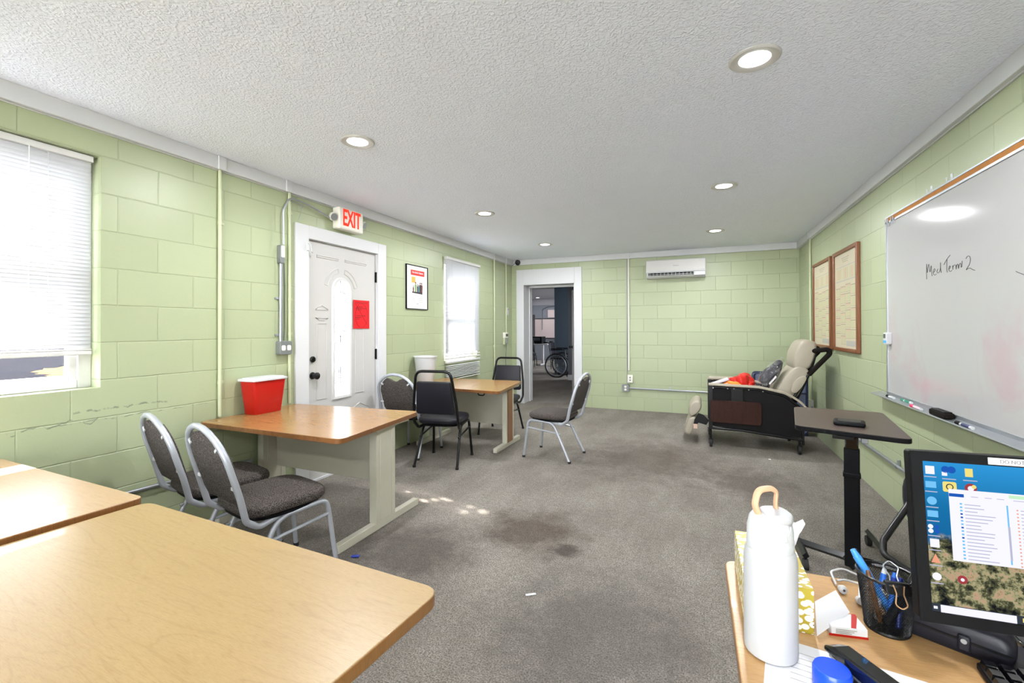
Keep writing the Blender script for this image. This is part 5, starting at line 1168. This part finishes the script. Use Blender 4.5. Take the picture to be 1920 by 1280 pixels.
# file window
wx0, wx1, wz0, wz1 = .048, .36, .098, .208
sr(wx0, wx1, wz0, wz1, 0, 4); sr(wx0, wx0+.019, wz1-.0115, wz1-.0065, 3, 5); sr(wx0+.075, wx0+.10, wz1-.007, wz1-.002, 5, 5); sr(wx0+.08, wx0+.096, wz1-.0105, wz1-.0095, 1, 5)
for a in (.028, .045, .06): sr(wx0+a, wx0+a+.009, wz1-.010, wz1-.009, 1, 5)
rnd = random.Random(4)
for k in range(17):
    z_ = wz1-.023-k*.0052; sr(wx0+.013, wx0+.016, z_, z_+.0025, 3 if k in (3, 4, 7, 10) else 2, 5); sr(wx0+.019, wx0+.019+rnd.uniform(.014, .04), z_, z_+.0013, 1, 5)
    sr(wx0+.083, wx0+.085, z_-.002, z_, 8, 5); sr(wx0+.088, wx0+.088+rnd.uniform(.03, .06), z_-.002, z_-.0007, 1, 5)
sr(wx0+.071, wx0+.073, wz0+.004, wz1-.018, 2, 5); sr(wx0+.071, wx0+.0735, wz0+.01, wz1-.05, 1, 6)
sr(b0, MW-b0, b1, b1+.012, 6, 2); sr(b0+.012, b0+.105, b1, b1+.011, 0, 3); sr(b0+.003, b0+.008, b1+.004, b1+.008, 0, 3)
for k in range(5): sr(b0+.112+k*.018, b0+.119+k*.018, b1+.003, b1+.009, (4, 8, 2, 3, 0)[k], 3)
m_.build('screen_windows_and_icons', names, scr, smooth=False)
MB().prism([(.100, MH-.0135), (.19, MH-.0135), (.19, MH-.003), (.100, MH-.003)], mp, .003, .0034).build('label_sticker', 'paper', t_, smooth=False)
me = text_mesh('DO NOT REMOVE', .0075, .0001); 
Mx = Matrix(((RT.x, UPv.x, NV.x, 0), (RT.y, UPv.y, NV.y, 0), (RT.z, UPv.z, NV.z, 0), (0, 0, 0, 1))); ctr = BL+RT*.145+UPv*(MH-.0085)+NV*.0035
me.transform(inv@Matrix.Translation(ctr)@Mx); me.materials.clear(); me.materials.append(M['black_ink']); o_ = bpy.data.objects.new('label_text', me); COL.objects.link(o_); o_.parent = t_
MB().box((.02, .03, .12), (.05, .03, .22), Matrix.Rotation(-.1, 3, 'X')).build('stand_neck', 'black_gloss', t_, bevel=.005)
MB().prism(superell(.17, .14, 2.6, 40, .045, .03), XY, 0, .010).build('stand_base', 'black_gloss', t_, bevel=.003)
# cables, mouse pad, keyboard behind and right of it
tag(MB().tube(arc_fillet([(.35, 1.10, DZ+.005), (.40, 1.14, DZ+.02), (.50, 1.12, DZ+.05), (.56, 1.08, DZ+.08)], .04), .003, seg=8).build('monitor_cable', 'black_plastic'), 'black cable lying behind the monitor base', 'cable')
tag(MB().tube(arc_fillet([(.33, 1.16, DZ+.004), (.37, 1.12, DZ+.006), (.42, 1.10, DZ+.006), (.48, 1.11, DZ+.006)], .03), .0025, seg=8).build('earphone_cable', 'white_plastic'), 'white cable trailing behind the pen cup', 'cable')
tag(MB().prism(rpoly([(.445, .955), (.60, .93), (.62, 1.0), (.49, 1.055)], .008), XY, DZ, DZ+.003).build('mouse_pad', 'black_vinyl', bevel=.001), 'dark flat pad on the desk below the monitor at the right edge', 'mouse pad')
t_ = thing('keyboard', 'black keyboard at the bottom right corner of the desk', 'keyboard', (.53, .895, DZ+.003), R_(-4))
MB().span((-.13, -.07, 0), (.13, .05, .012)).build('body', 'black_plastic', t_, bevel=.003)
m_ = MB()
for i in range(12):
    for j in range(5): x_, y_ = -.118+i*.0205, .038-j*.0205; m_.ringsweep([[Vector((x_+a*s_, y_+b_*s_, z_)) for a, b_ in ((-.009, -.009), (.009, -.009), (.009, .009), (-.009, .009))] for s_, z_ in ((1, .012), (.75, .020))])
m_.build('keys', 'black_gloss', t_, smooth=False)

# ------------------------------------------------------------------ bits on the carpet
tag(MB().box((-.76, 2.06, .004), (.05, .012, .004), Matrix.Rotation(.6, 3, 'Z')).build('paper_scrap', 'paper', bevel=.001), 'tiny white scrap on the carpet in the foreground', 'scrap')
tag(MB().box((-1.80, 2.03, .006), (.045, .02, .006), Matrix.Rotation(.4, 3, 'Z')).build('plastic_scrap', 'pen_navy', bevel=.001), 'tiny blue plastic bit on the carpet by the middle table foot', 'scrap')
tag(MB().box((.62, 5.02, .005), (.02, .014, .006)).build('paper_scrap', 'paper', bevel=.001), 'tiny white scrap on the carpet in front of the recliner', 'scrap')

# ------------------------------------------------------------------ next room furniture
wc = thing('wheelchair', 'black wheelchair with spoked wheels in the dark room beyond the doorway', 'wheelchair', (-3.42, 11.55, 0), R_(0))
for s_, y_ in ((0, -.30), (1, .30)):
    w_ = MB(); w_.tube([(.30*math.cos(2*PI*k/40), y_, .31+.30*math.sin(2*PI*k/40)) for k in range(40)], .02, True, 8); wl = w_.build('rear_wheel', 'rubber', wc)
    w_ = MB(); w_.tube([(.26*math.cos(2*PI*k/36), y_+(-.03 if s_ == 0 else .03), .31+.26*math.sin(2*PI*k/36)) for k in range(36)], .008, True, 6); w_.build('hand_rim', 'galv', wl)
    w_ = MB()
    for k in range(16): a_ = 2*PI*k/16; w_.tube([(.03*math.cos(a_), y_, .31+.03*math.sin(a_)), (.285*math.cos(a_+.1), y_, .31+.285*math.sin(a_+.1))], .003, seg=5)
    w_.cyl((0, y_-.02, .31), (0, y_+.02, .31), .035, 14); w_.build('spokes', 'greybox', wl)
    yy = y_*.8
    w_ = MB(); w_.tube(arc_fillet([(-.30, yy, .90), (-.22, yy, .88), (-.17, yy, .50), (-.16, yy, .2)], .04), .013); w_.tube(arc_fillet([(-.18, yy, .70), (.20, yy, .72), (.24, yy, .5), (.36, yy, .45), (.42, yy, .15)], .05), .012); w_.tube([(-.17, yy, .48), (.34, yy, .48)], .012); w_.build('frame', 'black_metal', wc)
    MB().span((-.16, yy-.025, .72), (.16, yy+.025, .75)).build('armrest', 'black_vinyl', wc, bevel=.01); MB().tube([(-.36, yy, .895), (-.27, yy, .895)], .018).build('push_grip', 'foam', wc)
    cw_ = MB().cyl((.33, yy-.015, .09), (.33, yy+.015, .09), .09, 20).build('front_caster', 'rubber', wc); MB().span((.38, yy-.06, .10), (.52, yy+.06, .115)).build('footplate', 'black_plastic', wc)
MB().span((-.17, -.22, .46), (.24, .22, .50)).build('seat', 'black_vinyl', wc, bevel=.01); MB().box((-.20, 0, .70), (.03, .44, .40), Matrix.Rotation(-.1, 3, 'Y')).build('backrest', 'black_vinyl', wc, bevel=.01)
t_ = thing('wall_screen', 'pale rectangular board hung on the far wall of the dark room', 'whiteboard', (-5.43, 16.97, .885))
M['farboard'] = simple('far_board', (176, 160, 158), .5)
MB().span((-.60, -.02, 0), (.6, 0, .735)).build('panel', 'farboard', t_); m_ = MB(); m_.span((-.62, -.03, .735), (.62, 0, .76)); m_.span((-.62, -.05, -.03), (.62, 0, 0)); m_.span((-.62, -.03, -.03), (-.6, 0, .76)); m_.build('frame', 'black_plastic', t_)
tag(MB().span((-5.50, 16.96, 1.68), (-5.1, 16.97, 1.98)).build('wall_notice', 'farboard'), 'pale notice on the far wall above the board', 'notice')
tag(MB().tube(arc_fillet([(-5.72, 16.93, 1.2), (-5.72, 16.93, 2.0), (-5.5, 16.93, 2.1), (-5.2, 16.93, 2.12)], .1), .012).build('conduit_pipe', 'tube_dark'), 'thin dark conduit rising above the board in the dark room', 'pipe')
t_ = thing('tall_cabinet', 'dark tall cabinet at the left of the dark room', 'cabinet', (-6.15, 16.6, 0)); MB().span((-.25, -.3, 0), (.14, .3, 1.80)).build('body', 'darkwood', t_, bevel=.01); MB().span((-.05, -.31, 1.2), (.1, -.3, 1.45)).build('screen', emit('cabinet_screen', rgb(96, 120, 190), .35), t_)
MB().span((-.25, -.305, .6), (.14, -.3, .62)).build('shelf_edge', 'black_metal', t_)
t_ = thing('far_table', 'grey topped table in the dark room beyond the doorway', 'table', (-5.05, 15.0, 0)); M['greytop'] = simple('grey_table_top', (150, 148, 150), .5)
MB().span((-.75, -.35, .70), (.28, .35, .735)).build('tabletop', 'greytop', t_, bevel=.004)
for x_ in (-.66, .0): 
    MB().span((x_-.03, -.05, .04), (x_+.03, .05, .70)).build('post', 'greytop', t_); MB().span((x_-.03, -.32, 0), (x_+.03, .32, .045)).build('foot', 'greytop', t_)
t_ = thing('printer', 'black boxy equipment standing on the table in the dark room', 'printer', (-5.25, 15.1, .735)); MB().span((-.22, -.2, 0), (.2, .2, .24)).build('body', 'black_plastic', t_, bevel=.01); MB().span((-.15, -.21, .1), (.13, -.2, .2)).build('tray', 'tube_dark', t_)
dup(c2, (-5.25, 14.20, 0), R_(10), 'black chair drawn up to the table in the dark room', 'black chairs of the dark room')
